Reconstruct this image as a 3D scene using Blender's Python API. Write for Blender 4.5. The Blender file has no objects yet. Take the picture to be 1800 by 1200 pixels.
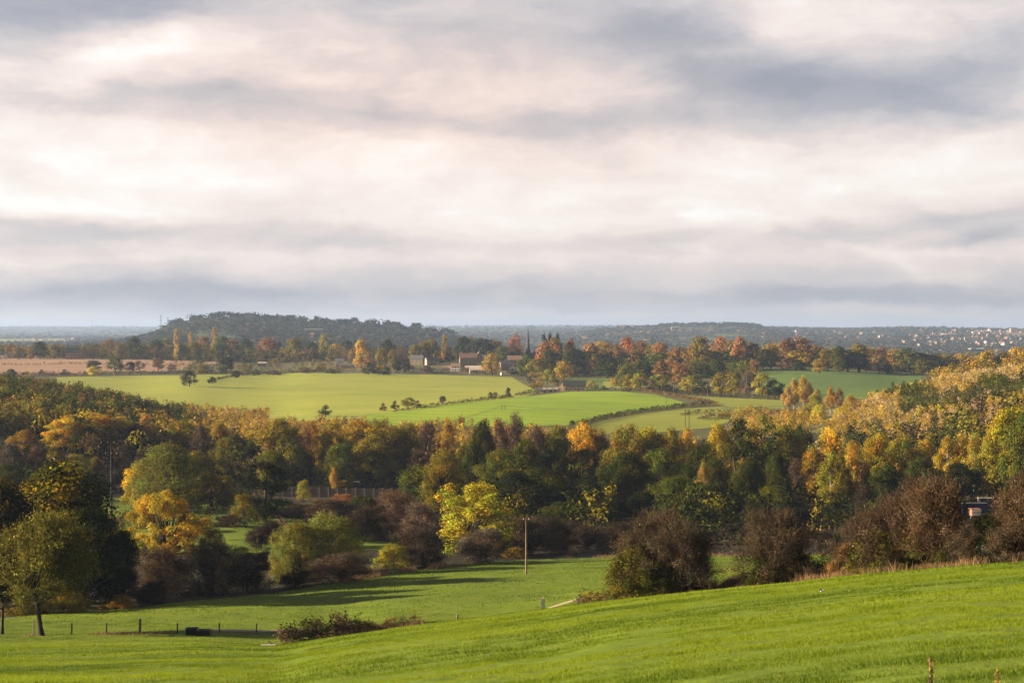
import bpy, math, random
import numpy as np
from math import radians, sin, cos, pi, exp, log

# ------------------------------------------------------------------ camera
SC = bpy.context.scene
COL = SC.collection
F, HZ = 3100.0, 578.0            # focal length and horizon row of the 1800 px wide photograph
cam_d = bpy.data.cameras.new('camera'); cam = bpy.data.objects.new('camera', cam_d); COL.objects.link(cam)
cam_d.lens = 62.0; cam_d.sensor_width = 36.0; cam_d.clip_start = 0.5; cam_d.clip_end = 60000
cam.location = (0, 0, 0); cam.rotation_euler = (radians(90 - 0.4066), 0, 0)
cam_d.dof.use_dof = True; cam_d.dof.focus_distance = 260; cam_d.dof.aperture_fstop = 8
SC.camera = cam
SC.view_settings.view_transform = 'Standard'; SC.view_settings.look = 'None'
SC.view_settings.gamma = 1.0; SC.view_settings.use_curve_mapping = False
SC.view_settings.exposure = 1.7
SC.render.engine = 'CYCLES'
SC.cycles.max_bounces = 5; SC.cycles.diffuse_bounces = 2; SC.cycles.glossy_bounces = 1
SC.cycles.transmission_bounces = 3; SC.cycles.volume_bounces = 0; SC.cycles.transparent_max_bounces = 4
SC.cycles.use_denoising = True; SC.cycles.denoising_input_passes = 'RGB_ALBEDO_NORMAL'; SC.cycles.denoising_prefilter = 'ACCURATE'

# ------------------------------------------------------------------ world
# broad cloud masses: bearing column, row, half widths, amount, slant
SKY_BLOBS = [
 (150, 35, 330, 50, -.42, 6), (150, 205, 140, 18, -.12), (330, 168, 200, 22, -.16), (700, 195, 330, 38, -.20, -3),
 (1130, 55, 170, 55, -.34), (1330, 150, 250, 50, -.38), (1640, 155, 270, 62, -.29, 6), (1620, 215, 260, 30, -.16),
 (1700, 390, 240, 20, -.20, 5), (1730, 425, 90, 14, -.25, 6), (160, 410, 420, 15, -.20), (620, 432, 320, 12, -.12), (250, 512, 560, 20, -.22), (1500, 518, 520, 22, -.22), (900, 535, 900, 12, -.08), (330, 460, 500, 12, .07), (1200, 455, 420, 12, .07), (1150, 385, 420, 16, .08),
 (850, 60, 200, 60, -.10), (1050, 215, 260, 24, -.14),
 (260, 95, 160, 45, .24, 12), (330, 235, 190, 40, .09), (120, 300, 260, 45, .08), (640, 275, 200, 40, .03), (150, 365, 200, 22, .14), (350, 310, 90, 35, .08),
 (1050, 330, 400, 50, .10), (1420, 20, 200, 40, .12), (1750, 300, 150, 40, .10), (900, 400, 500, 20, .08),
]
SUN_AZ, SUN_EL = -92.0, 15.0      # degrees clockwise from +Y (the view direction)
class NT:
    """small helper that writes shader nodes"""
    def __init__(s, tree): s.t = tree
    def n(s, typ, **kw):
        nd = s.t.nodes.new(typ)
        for k, v in kw.items(): setattr(nd, k, v)
        return nd
    def put(s, sock, v):
        if isinstance(v, bpy.types.NodeSocket): s.t.links.new(v, sock)
        else: sock.default_value = v
    def m(s, op, a, b=0.0, c=0.0, clamp=False):
        nd = s.n('ShaderNodeMath', operation=op); nd.use_clamp = clamp
        s.put(nd.inputs[0], a)
        if len(nd.inputs) > 1: s.put(nd.inputs[1], b)
        if len(nd.inputs) > 2: s.put(nd.inputs[2], c)
        return nd.outputs[0]
    def vec(s, x, y, z=0.0):
        nd = s.n('ShaderNodeCombineXYZ'); s.put(nd.inputs[0], x); s.put(nd.inputs[1], y); s.put(nd.inputs[2], z)
        return nd.outputs[0]
    def noise(s, v, scale, detail=4.0, rough=0.55, dist=0.0, out='Fac'):
        nd = s.n('ShaderNodeTexNoise'); s.put(nd.inputs['Vector'], v)
        nd.inputs['Scale'].default_value = scale; nd.inputs['Detail'].default_value = detail
        nd.inputs['Roughness'].default_value = rough; nd.inputs['Distortion'].default_value = dist
        return nd.outputs[out]
    def ramp(s, fac, stops, interp='LINEAR'):
        nd = s.n('ShaderNodeValToRGB'); cr = nd.color_ramp; cr.interpolation = interp
        while len(cr.elements) < len(stops): cr.elements.new(0.5)
        for e, (p, c) in zip(cr.elements, stops):
            e.position = p; e.color = (c, c, c, 1) if isinstance(c, (int, float)) else (*c, 1)
        s.put(nd.inputs[0], fac); return nd.outputs[0]
    def mix(s, fac, a, b, mode='MIX'):
        nd = s.n('ShaderNodeMix', data_type='RGBA', blend_type=mode)
        s.put(nd.inputs[0], fac)
        s.put(nd.inputs[6], a if not isinstance(a, tuple) else (*a[:3], 1))
        s.put(nd.inputs[7], b if not isinstance(b, tuple) else (*b[:3], 1))
        return nd.outputs[2]
    def scale(s, v, k):
        nd = s.n('ShaderNodeMapping'); s.put(nd.inputs[0], v); nd.inputs['Scale'].default_value = k
        return nd.outputs[0]

world = bpy.data.worlds.new('World'); SC.world = world; world.use_nodes = True
wt = world.node_tree; wt.nodes.clear(); W = NT(wt)
sky = W.n('ShaderNodeTexSky', sky_type='NISHITA'); sky.sun_disc = False
sky.sun_elevation = radians(SUN_EL); sky.sun_rotation = radians(SUN_AZ % 360)
sky.dust_density = 2.0
geo = W.n('ShaderNodeTexCoord').outputs['Generated']
sep = W.n('ShaderNodeSeparateXYZ'); W.put(sep.inputs[0], geo)
A0 = W.m('MULTIPLY', W.m('ARCTAN2', sep.outputs[0], sep.outputs[1]), F)     # azimuth, right of the view direction
E0 = W.m('MULTIPLY', W.m('ARCSINE', sep.outputs[2]), F)                      # elevation above the horizon
pv = W.vec(W.m('MULTIPLY', A0, 0.0030), W.m('MULTIPLY', E0, 0.0070))
w1 = W.m('SUBTRACT', W.noise(pv, 1.0, 5, 0.6), 0.5)
w2 = W.m('SUBTRACT', W.noise(W.vec(W.m('ADD', W.m('MULTIPLY', A0, 0.003), 7.3), W.m('MULTIPLY', E0, 0.009), 3.1), 1.0, 5, 0.6), 0.5)
AW = W.m('ADD', A0, W.m('MULTIPLY', w1, 300.0))
EW = W.m('ADD', E0, W.m('MULTIPLY', w2, 110.0))
def blob(u, v, su, sv, amp, ang=0.0):
    a0 = math.atan((u - 900) / F) * F; e0 = math.atan((HZ - v) / F) * F
    ca, sa = cos(radians(ang)), sin(radians(ang))
    da = W.m('SUBTRACT', AW, a0); de = W.m('SUBTRACT', EW, e0)
    p = W.m('ADD', W.m('MULTIPLY', da, ca / su), W.m('MULTIPLY', de, sa / su))
    q = W.m('ADD', W.m('MULTIPLY', da, -sa / sv), W.m('MULTIPLY', de, ca / sv))
    r2 = W.m('ADD', W.m('MULTIPLY', p, p), W.m('MULTIPLY', q, q))
    return W.m('MULTIPLY', W.m('EXPONENT', W.m('MULTIPLY', r2, -1.0)), amp)
lum = W.ramp(W.m('DIVIDE', W.m('ADD', E0, 20), 700.0), [(0, .60), (.035, .61), (.07, .58), (.11, .55), (.155, .63), (.21, .70), (.29, .76), (.38, .79), (.55, .76), (.72, .70), (.86, .65), (1, .62)])
lumv = W.n('ShaderNodeRGBToBW'); W.put(lumv.inputs[0], lum); total = lumv.outputs[0]
for b in SKY_BLOBS: total = W.m('ADD', total, blob(*b))
str1 = W.noise(W.vec(W.m('MULTIPLY', AW, 0.0032), W.m('MULTIPLY', EW, 0.0088), 11.0), 1.0, 8, 0.56)
str2 = W.noise(W.vec(W.m('MULTIPLY', AW, 0.0032), W.m('MULTIPLY', EW, 0.03), 4.0), 1.0, 4, 0.5)
str3 = W.noise(W.vec(W.m('MULTIPLY', AW, 0.0075), W.m('MULTIPLY', EW, 0.015), 9.0), 1.0, 7, 0.58)
low = W.ramp(W.m('DIVIDE', E0, 330.0), [(0, 1.0), (1, 0.15)])
total = W.m('ADD', total, W.m('MULTIPLY', W.m('SUBTRACT', str1, 0.5), 0.66))
total = W.m('ADD', total, W.m('MULTIPLY', W.m('MULTIPLY', W.m('SUBTRACT', str2, 0.5), low), 0.34))
total = W.m('MULTIPLY_ADD', total, 1.2, -0.155)
total = W.m('ADD', total, W.m('MULTIPLY', W.m('MULTIPLY', W.m('SUBTRACT', str3, 0.5), W.m('SUBTRACT', 1.05, low)), 0.50))
ccol = W.ramp(total, [(0.05, (.33, .345, .41)), (.30, (.445, .44, .49)), (.50, (.615, .58, .595)), (.64, (.76, .675, .66)), (.78, (.91, .805, .76)), (.92, (.99, .92, .875)), (1.0, (1.02, 1.0, .98))])
warm = blob(720, 170, 560, 150, 1.0)
ccol = W.mix(W.m('MINIMUM', warm, 1.0), ccol, W.mix(1.0, ccol, (1.05, .955, .905), 'MULTIPLY'))
# unseen sky overhead and behind is darkened to cut fill light and deepen shade
dim = W.ramp(W.m('DIVIDE', E0, 2600.0), [(0, 1.0), (.24, 1.0), (.6, .30), (1, .24)])
ccol = W.mix(1.0, ccol, dim, 'MULTIPLY')
front = W.ramp(W.m('MULTIPLY_ADD', sep.outputs[1], 0.5, 0.5), [(0, .30), (.45, .38), (.8, 1.0)])
ccol = W.mix(1.0, ccol, front, 'MULTIPLY')
ccol = W.mix(1.0, ccol, (3.15, 3.15, 3.15), 'MULTIPLY')
skymix = W.mix(0.94, sky.outputs[0], ccol)
bg = W.n('ShaderNodeBackground'); W.put(bg.inputs[0], skymix); bg.inputs[1].default_value = 0.1
wo = W.n('ShaderNodeOutputWorld'); wt.links.new(bg.outputs[0], wo.inputs[0])

# ------------------------------------------------------------------ sun
sd = bpy.data.lights.new('sun', 'SUN'); sun = bpy.data.objects.new('sun', sd); COL.objects.link(sun)
sd.energy = 5.0; sd.angle = radians(0.6); sd.color = (1.0, 0.80, 0.56)
sx, sy, sz = sin(radians(SUN_AZ)) * cos(radians(SUN_EL)), cos(radians(SUN_AZ)) * cos(radians(SUN_EL)), sin(radians(SUN_EL))
from mathutils import Vector
sun.rotation_euler = Vector((sx, sy, sz)).to_track_quat('Z', 'Y').to_euler()

# ------------------------------------------------------------------ mesh helpers
def mesh_np(name, V, Fq, mats, col=None, matidx=None, smooth=False, vcol_name='col'):
    V = np.asarray(V, dtype=np.float32).reshape(-1, 3); Fq = np.asarray(Fq, dtype=np.int32)
    k = Fq.shape[1]; me = bpy.data.meshes.new(name)
    me.vertices.add(len(V)); me.vertices.foreach_set('co', V.ravel())
    me.loops.add(Fq.size); me.loops.foreach_set('vertex_index', Fq.ravel())
    me.polygons.add(len(Fq)); me.polygons.foreach_set('loop_start', np.arange(len(Fq), dtype=np.int32) * k)
    if matidx is not None: me.polygons.foreach_set('material_index', np.asarray(matidx, dtype=np.int32))
    me.polygons.foreach_set('use_smooth', np.full(len(Fq), smooth, dtype=bool))
    for m in (mats if isinstance(mats, (list, tuple)) else [mats]): me.materials.append(m)
    if col is not None:
        c = np.ones((len(V), 4), dtype=np.float32); c[:, :3] = col
        at = me.attributes.new(vcol_name, 'FLOAT_COLOR', 'POINT'); at.data.foreach_set('color', c.ravel())
    me.update(calc_edges=True)
    return me
def link(name, me, parent=None, loc=None):
    o = bpy.data.objects.new(name, me); COL.objects.link(o)
    if parent is not None: o.parent = parent
    if loc is not None: o.location = loc
    return o
def tag(o, label=None, cat=None, group=None, kind=None):
    if label: o['label'] = label
    if cat: o['category'] = cat
    if group: o['group'] = group
    if kind: o['kind'] = kind
    return o
def empty(name, loc, rz=0.0):
    o = bpy.data.objects.new(name, None); COL.objects.link(o); o.location = loc; o.rotation_euler = (0, 0, rz)
    o.empty_display_size = 0.5
    return o
class MB:
    """collects boxes, prisms and tubes (quads) into one mesh"""
    def __init__(s): s.V = []; s.Q = []; s.n = 0
    def add(s, V, Q):
        V = np.asarray(V, float).reshape(-1, 3); s.V.append(V); s.Q.append(np.asarray(Q, int) + s.n); s.n += len(V)
    def box(s, x0, x1, y0, y1, z0, z1, rz=0.0):
        v = np.array([[x, y, z] for z in (z0, z1) for x, y in ((x0, y0), (x1, y0), (x1, y1), (x0, y1))])
        if rz: v[:, :2] = v[:, :2] @ np.array([[cos(rz), sin(rz)], [-sin(rz), cos(rz)]])
        s.add(v, [[3, 2, 1, 0], [4, 5, 6, 7], [0, 1, 5, 4], [1, 2, 6, 5], [2, 3, 7, 6], [3, 0, 4, 7]])
    def tube(s, P, R, k=6, cap=True):
        P = np.asarray(P, float); n = len(P); R = np.broadcast_to(np.asarray(R, float), (n,))
        T = np.gradient(P, axis=0); T /= np.linalg.norm(T, axis=1)[:, None] + 1e-9
        ref = np.where(np.abs(T[:, 2:3]) > 0.9, [[1., 0, 0]], [[0, 0, 1.]])
        A = np.cross(T, ref); A /= np.linalg.norm(A, axis=1)[:, None] + 1e-9; B = np.cross(T, A)
        an = np.arange(k) * 2 * pi / k
        V = P[:, None] + R[:, None, None] * (A[:, None] * np.cos(an)[None, :, None] + B[:, None] * np.sin(an)[None, :, None])
        i = np.arange(n - 1)[:, None] * k; j = np.arange(k)[None]; j2 = (j + 1) % k
        Q = np.stack([i + j, i + j2, i + k + j2, i + k + j], -1).reshape(-1, 4)
        V = V.reshape(-1, 3)
        if cap and k >= 4:
            e = []
            for b, rev in ((0, False), ((n - 1) * k, True)):
                r = list(range(b, b + k)); r = r[::-1] if rev else r
                for q in range(1, k - 2, 2): e.append([r[0], r[q], r[q + 1], r[q + 2]])
                if k % 2: e.append([r[0], r[k - 2], r[k - 1], r[k - 1]][:3] + [r[0]]) if False else None
            if e: Q = np.vstack([Q, np.array(e)])
        s.add(V, Q)
    def obj(s, name, mat, parent=None, loc=None, smooth=False):
        return link(name, s.mesh(name, mat, smooth), parent, loc)
    def mesh(s, name, mat, smooth=False):
        return mesh_np(name, np.vstack(s.V), np.vstack(s.Q), mat, smooth=smooth)

# value noise
_rn = np.random.RandomState(5); _LAT = _rn.rand(256, 256)
def vnoise(x, y):
    xi = np.floor(x).astype(int); yi = np.floor(y).astype(int); fx = x - xi; fy = y - yi
    fx = fx * fx * (3 - 2 * fx); fy = fy * fy * (3 - 2 * fy)
    g = lambda a, b: _LAT[a & 255, b & 255]
    return (g(xi, yi) * (1 - fx) * (1 - fy) + g(xi + 1, yi) * fx * (1 - fy) + g(xi, yi + 1) * (1 - fx) * fy + g(xi + 1, yi + 1) * fx * fy) * 2 - 1
def fbm(x, y, o=4):
    s = 0; a = 1.0
    for k in range(o): s = s + a * vnoise(x * 2 ** k + 17.3 * k, y * 2 ** k + 9.1 * k); a *= 0.5
    return s

# ------------------------------------------------------------------ the lie of the land
# profiles: for bearings across the view, the row at which ground at a given distance appears
def near(crest_d, crest_v, c=1.7, convex=True):
    r = (crest_v - HZ) / F
    q = float(convex); b = q * c / crest_d ** 2; a = r - c / crest_d - b * crest_d
    return [(d, HZ + F * (c / d + a + b * d)) for d in (1.5, 3, 6, 12, 20, 35, 60, 90, 120, 140) if d < crest_d * 0.96] + [(crest_d, crest_v)]
def far(d): return d if d < 2300 else 2300 + (d - 2300) * 1.8      # distances past the ridge
FARL = [(2500, 627), (3500, 611), (5000, 600), (7000, 590), (10000, 580), (14000, 573.5), (20000, 579)]
FARM = [(2300, 650), (3000, 632), (4200, 606), (5500, 592), (8000, 577), (11000, 574), (20000, 580)]
PROF = {
 -2600: near(150, 1090, convex=False) + [(250, 900), (400, 700), (600, 620), (900, 640), (1500, 640), (2000, 635)] + FARL,  # hill left of the frame, unseen and raised to shade the valley
 -900: near(150, 1125, convex=False) + [(250, 1010), (330, 900), (450, 740), (600, 660), (800, 640), (1100, 655), (1600, 645), (2000, 630)] + FARL,
 -350: near(150, 1132, convex=False) + [(172, 1114), (200, 1085), (300, 1000), (400, 880), (500, 790), (600, 722), (700, 688), (800, 676), (1000, 672), (1300, 662), (1900, 628)] + FARL,
 0: near(150, 1136, convex=False) + [(172, 1117), (190, 1094), (200, 1085), (300, 1016), (350, 948), (430, 885), (500, 812), (600, 748), (700, 708), (800, 688), (950, 690), (1300, 664), (1600, 645), (1900, 628)] + FARL,
 120: near(150, 1134, convex=False) + [(172, 1115), (190, 1092), (207, 1078), (300, 1010), (350, 948), (430, 887), (500, 840), (600, 770), (700, 725), (800, 702), (950, 700), (1300, 670), (1600, 646), (1900, 628)] + FARL,
 250: near(150, 1132, convex=0.08) + [(172, 1115), (190, 1092), (215, 1070), (300, 1005), (350, 945), (430, 889), (500, 860), (600, 800), (700, 752), (800, 728), (950, 712), (1250, 681), (1600, 649), (1900, 630), (2400, 622), (2900, 612), (3500, 598), (3900, 602), (5000, 598), (7000, 589), (10000, 580), (14000, 574), (20000, 580)],
 330: near(150, 1131, convex=0.2) + [(172, 1115), (190, 1092), (222, 1060), (300, 1002), (350, 944), (430, 890), (500, 870), (600, 820), (700, 768), (800, 742), (950, 718), (1250, 679), (1600, 651), (1900, 632), (2400, 620), (2800, 604), (3100, 585), (3500, 571), (3900, 580), (5000, 600), (7000, 592), (10000, 580), (14000, 574), (20000, 580)],
 410: near(155, 1133, convex=0.38) + [(172, 1116), (190, 1092), (228, 1054), (300, 1000), (350, 944), (430, 891), (500, 872), (600, 832), (700, 776), (800, 748), (950, 722), (1250, 682), (1600, 654), (1900, 634), (2400, 620), (2800, 603), (3100, 579), (3500, 564), (3900, 572), (5000, 600), (7000, 592), (10000, 580), (14000, 574), (20000, 580)],
 480: near(157, 1135, convex=0.55) + [(164, 1128), (172, 1118), (190, 1093), (235, 1046), (300, 998), (350, 945), (430, 893), (500, 874), (600, 836), (700, 780), (800, 750), (950, 722), (1250, 684), (1500, 664), (1900, 636), (2400, 622), (2800, 608), (3200, 582), (3500, 567.5), (3900, 577), (5000, 600), (7000, 592), (10000, 580), (14000, 574), (20000, 580)],
 560: near(160, 1124, convex=0.72) + [(170, 1116), (190, 1094), (245, 1032), (300, 994), (350, 946), (430, 895), (500, 875), (600, 838), (700, 780), (800, 748), (950, 718), (1250, 684), (1500, 661), (1650, 649), (1750, 642), (1900, 634), (2400, 628), (3000, 600), (3500, 572.5), (3900, 582), (5000, 598), (7000, 590), (10000, 580), (14000, 575), (20000, 580)],
 700: near(168, 1104, convex=0.88) + [(178, 1094), (200, 1068), (240, 1031), (270, 1007), (330, 962), (430, 900), (500, 876), (600, 838), (700, 786), (800, 750), (950, 716), (1250, 684), (1500, 662), (1570, 656.5), (1650, 648), (1750, 640.5), (1900, 635), (2400, 636), (3000, 606), (3500, 582), (4000, 589), (5500, 594), (8000, 580), (11000, 575), (20000, 580)],
 820: near(175, 1089) + [(186, 1080), (210, 1050), (250, 1017), (283, 993), (350, 950), (430, 904), (500, 880), (600, 842), (700, 790), (800, 748), (950, 714), (1250, 684), (1500, 664), (1580, 657.5), (1660, 649), (1750, 642), (1900, 636), (2400, 642), (3000, 622), (3500, 600), (4200, 602), (5500, 592), (8000, 577.5), (11000, 575), (20000, 580)],
 955: near(180, 1072) + [(190, 1064), (215, 1042), (253, 1010), (300, 983), (350, 956), (430, 914), (500, 890), (600, 848), (700, 794), (790, 747), (900, 722), (1000, 707), (1200, 689), (1400, 674), (1570, 662), (1650, 654), (1750, 647), (1900, 642)] + FARM,
 1100: near(158, 1053) + [(175, 1048), (200, 1040), (250, 1005), (300, 980), (350, 954), (430, 914), (500, 890), (600, 848), (700, 796), (800, 748), (900, 725), (1000, 708), (1180, 689), (1400, 672), (1650, 655), (1900, 648), (2300, 650), (3000, 630), (4200, 596), (5200, 577), (5700, 579), (8000, 576), (11000, 574), (20000, 580)],
 1280: near(143, 1036) + [(165, 1038), (200, 1030), (250, 1002), (300, 979), (350, 954), (430, 914), (500, 890), (600, 848), (700, 796), (800, 749), (900, 726), (1000, 710), (1180, 694), (1400, 668), (1650, 648), (1900, 642), (2300, 646), (3000, 628), (4200, 594), (5200, 573), (5700, 577), (8000, 577), (11000, 575.5), (20000, 580)],
 1400: near(136, 1025) + [(160, 1030), (200, 1025), (250, 1000), (300, 978), (350, 954), (430, 914), (500, 888), (600, 840), (700, 785), (800, 748), (900, 727), (1050, 703), (1300, 671), (1700, 645), (2000, 645), (2400, 650), (3000, 634), (3600, 612), (4600, 592), (6000, 580), (8000, 578.5), (11000, 577), (20000, 581)],
 1500: near(131, 1014) + [(160, 1025), (200, 1022), (250, 1000), (300, 977), (350, 954), (430, 912), (500, 880), (600, 820), (700, 766), (800, 730), (900, 712), (1050, 699), (1300, 672), (1700, 649), (2000, 650), (2400, 652), (3000, 634), (3600, 614), (4600, 594), (6000, 581), (8000, 579.5), (11000, 578), (20000, 582)],
 1600: near(127, 1004) + [(160, 1020), (200, 1018), (250, 998), (300, 977), (350, 954), (430, 908), (500, 865), (600, 795), (700, 738), (800, 702), (900, 690), (1050, 690), (1300, 676), (1700, 654), (2000, 655), (2400, 655), (3000, 636), (3600, 618), (4600, 594), (5800, 580), (8000, 577), (11000, 579), (20000, 582)],
 1800: near(120, 990) + [(160, 1010), (200, 1010), (250, 994), (300, 977), (350, 950), (430, 890), (500, 830), (600, 762), (700, 708), (800, 676), (900, 660), (1050, 658), (1300, 662), (1700, 655), (2000, 655), (2400, 655), (3000, 638), (3600, 620), (4600, 596), (5800, 582), (7000, 582), (11000, 579), (20000, 582)],
 2300: near(110, 962) + [(160, 990), (250, 975), (350, 915), (430, 850), (500, 780), (600, 715), (700, 670), (800, 640), (900, 630), (1050, 635), (1300, 650), (1700, 655), (2400, 655), (3600, 625), (4600, 600), (5800, 584), (11000, 579), (20000, 582)],
 3600: near(110, 930) + [(160, 930), (350, 850), (500, 740), (700, 650), (900, 620), (1300, 640), (2400, 650), (4600, 600), (7000, 582), (20000, 582)],
}
def pchip(xk, yk, x):
    xk = np.asarray(xk, float); yk = np.asarray(yk, float)
    h = np.diff(xk); m = np.diff(yk, axis=0) / (h if yk.ndim == 1 else h[:, None])
    d = np.zeros_like(yk); d[0] = m[0]; d[-1] = m[-1]
    a, b = m[:-1], m[1:]; s = a * b > 0
    d[1:-1] = np.where(s, 2 * a * b / np.where(s, a + b, 1), 0)
    i = np.clip(np.searchsorted(xk, x) - 1, 0, len(xk) - 2); hh = h[i]; t = np.clip((x - xk[i]) / hh, 0, 1)
    if yk.ndim > 1: t = t[:, None]; hh = hh[:, None]
    return ((1 + 2 * t) * (1 - t) ** 2) * yk[i] + (t * (1 - t) ** 2) * hh * d[i] + (t * t * (3 - 2 * t)) * yk[i + 1] + (t * t * (t - 1)) * hh * d[i + 1]
LD = np.arange(log(1.5), log(34200), 0.004); US = np.arange(-2600, 3601, 10.0)
_cols = sorted(PROF); _tab = []
for c in _cols:
    k = PROF[c]; assert all(k[i][0] < k[i + 1][0] for i in range(len(k) - 1)), c
    _tab.append(pchip([log(far(a)) for a, b in k], [b for a, b in k], LD))
VT = pchip(np.array(_cols, float), np.array(_tab), US)          # rows: bearing, columns: log distance
def table(u, d):
    fu = np.clip((np.asarray(u, float) - US[0]) / 10.0, 0, len(US) - 1.001)
    fd = np.clip((np.log(np.maximum(d, 1.6)) - LD[0]) / 0.004, 0, len(LD) - 1.001)
    i = fu.astype(int); j = fd.astype(int); a = fu - i; b = fd - j
    return (VT[i, j] * (1 - a) * (1 - b) + VT[i + 1, j] * a * (1 - b) + VT[i, j + 1] * (1 - a) * b + VT[i + 1, j + 1] * a * b)
def Z(x, y):
    """height of the ground at world x, y"""
    x = np.asarray(x, float); y = np.maximum(np.asarray(y, float), 1.6)
    v = table(900 + F * x / y, y); z = -(v - HZ) / F * y
    amp = np.interp(y, [0, 60, 200, 400, 700], [.02, .10, .24, .24, 0.0])
    z = z + amp * fbm(x / 14.0, y / 14.0, 3) * 0.5 + np.interp(y, [0, 30, 300, 500], [.02, .032, .05, 0]) * fbm(x / 2.0, y / 1.3, 3)
    z = z + np.interp(y, [300, 700, 2500, 20000], [0, .8, 2.0, 5.0]) * fbm(x / 160.0, y / 160.0, 2)
    return z
def xy(u, d): return (u - 900) / F * d, d
def dist(u, v, d0, d1):
    """distance between d0 and d1 at which the ground at bearing u shows at row v"""
    ds = np.exp(np.linspace(log(d0), log(d1), 600)); r = table(np.full(600, float(u)), ds) - v
    s = np.nonzero(np.sign(r[:-1]) != np.sign(r[1:]))[0]
    return float(ds[s[0]]) if len(s) else float(ds[np.argmin(np.abs(r))])
def on_ground(u, d):
    x, y = xy(u, d); return Vector((x, y, float(Z(x, y))))

# ------------------------------------------------------------------ materials
def new_mat(name):
    m = bpy.data.materials.new(name); m.use_nodes = True; m.node_tree.nodes.clear(); N = NT(m.node_tree)
    out = N.n('ShaderNodeOutputMaterial'); return m, N, out
def pbsdf(N, out, color, rough=0.8, bump=None, spec=0.3, metallic=0.0):
    p = N.n('ShaderNodeBsdfPrincipled'); N.put(p.inputs['Base Color'], color if not isinstance(color, tuple) else (*color[:3], 1))
    N.put(p.inputs['Roughness'], rough); p.inputs['Specular IOR Level'].default_value = spec; p.inputs['Metallic'].default_value = metallic
    if bump is not None: N.t.links.new(bump, p.inputs['Normal'])
    N.t.links.new(p.outputs[0], out.inputs[0]); return p
def bump(N, h, strength=0.5, dist=0.1):
    b = N.n('ShaderNodeBump'); b.inputs['Strength'].default_value = strength; b.inputs['Distance'].default_value = dist
    N.put(b.inputs['Height'], h); return b.outputs[0]
def simple(name, c, rough=0.8, var=0.15, scale=3.0, bmp=0.3, spec=0.3, metallic=0.0):
    m, N, out = new_mat(name); P = N.n('ShaderNodeTexCoord').outputs['Object']
    f = N.noise(P, scale, 5, 0.6)
    lo = tuple(x * (1 - var) for x in c); hi = tuple(min(1, x * (1 + var)) for x in c)
    pbsdf(N, out, N.ramp(f, [(0.3, lo), (0.7, hi)]), rough, bump(N, f, bmp, 0.02), spec, metallic)
    return m
def grass_mat(name, a, b, c, stripe=None, streak=1.0, bs=0.6):
    """pasture: mottled greens, tussocks drawn out along the slope, optional drill lines"""
    m, N, out = new_mat(name); P = N.n('ShaderNodeTexCoord').outputs['Object']
    big = N.noise(P, 0.018, 4, 0.6); mid = N.noise(N.scale(P, (1, 1.0, 1)), 0.16, 5, 0.65); fine = N.noise(P, 1.4, 6, 0.7); vf = N.noise(P, 9.0, 3, 0.7)
    f = N.m('ADD', N.m('MULTIPLY', big, .45), N.m('ADD', N.m('MULTIPLY', mid, .30), N.m('ADD', N.m('MULTIPLY', fine, .2), N.m('MULTIPLY', vf, .05 * streak))))
    c0 = N.ramp(f, [(0.36, a), (0.5, b), (0.64, c)])
    if stripe:
        ang, sp, amt = stripe; s = N.n('ShaderNodeSeparateXYZ'); N.put(s.inputs[0], P)
        t = N.m('ADD', N.m('MULTIPLY', s.outputs[0], cos(radians(ang)) / sp), N.m('MULTIPLY', s.outputs[1], sin(radians(ang)) / sp))
        t = N.m('ADD', t, N.m('MULTIPLY', big, 0.6))
        fr = N.m('ABSOLUTE', N.m('SUBTRACT', N.m('FRACT', t), 0.5))
        line = N.m('SMOOTH_MIN', N.m('MULTIPLY', fr, 14.0), 1.0, 0.3)
        line = N.m('MULTIPLY', N.m('SUBTRACT', 1.0, line, clamp=True), amt)
        c0 = N.mix(line, c0, tuple(x * .45 for x in a))
        fr2 = N.m('SINE', N.m('MULTIPLY', t, 6.283 * 4)); c0 = N.mix(N.m('MULTIPLY_ADD', fr2, 0.06, 0.06), c0, a)
    h = N.m('ADD', N.m('MULTIPLY', mid, 1.2), N.m('MULTIPLY', fine, .5))
    pbsdf(N, out, c0, 0.9, bump(N, h, bs, 0.35), 0.15)
    return m
M = {}
M['floor'] = grass_mat('woodland_floor', (.022, .022, .012), (.04, .036, .018), (.06, .05, .025))
M['pasture'] = grass_mat('pasture_grass', (.085, .135, .012), (.125, .185, .013), (.19, .25, .016))
M['field_olive'] = grass_mat('olive_pasture', (.23, .285, .035), (.31, .345, .045), (.38, .38, .06), stripe=(70, 26, .28))
M['field_bright'] = grass_mat('winter_wheat', (.17, .27, .014), (.235, .345, .016), (.29, .385, .02), stripe=(56, 22, .60))
M['field_mid'] = grass_mat('strip_pasture', (.20, .24, .03), (.25, .28, .04), (.30, .31, .05), stripe=(40, 18, .15))
M['field_dark'] = grass_mat('green_crop', (.085, .15, .03), (.11, .18, .035), (.14, .20, .04), stripe=(78, 20, .55))
M['stubble'] = grass_mat('stubble_soil', (.30, .19, .12), (.36, .23, .145), (.40, .27, .17), stripe=(80, 14, .12))
M['heath'] = grass_mat('rough_heath', (.12, .09, .05), (.19, .14, .08), (.26, .20, .10))
M['track'] = simple('stony_track', (.20, .17, .14), .9, .25, 1.5)
M['rough'] = grass_mat('rough_grass', (.07, .075, .03), (.12, .12, .045), (.18, .15, .07))
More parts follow.
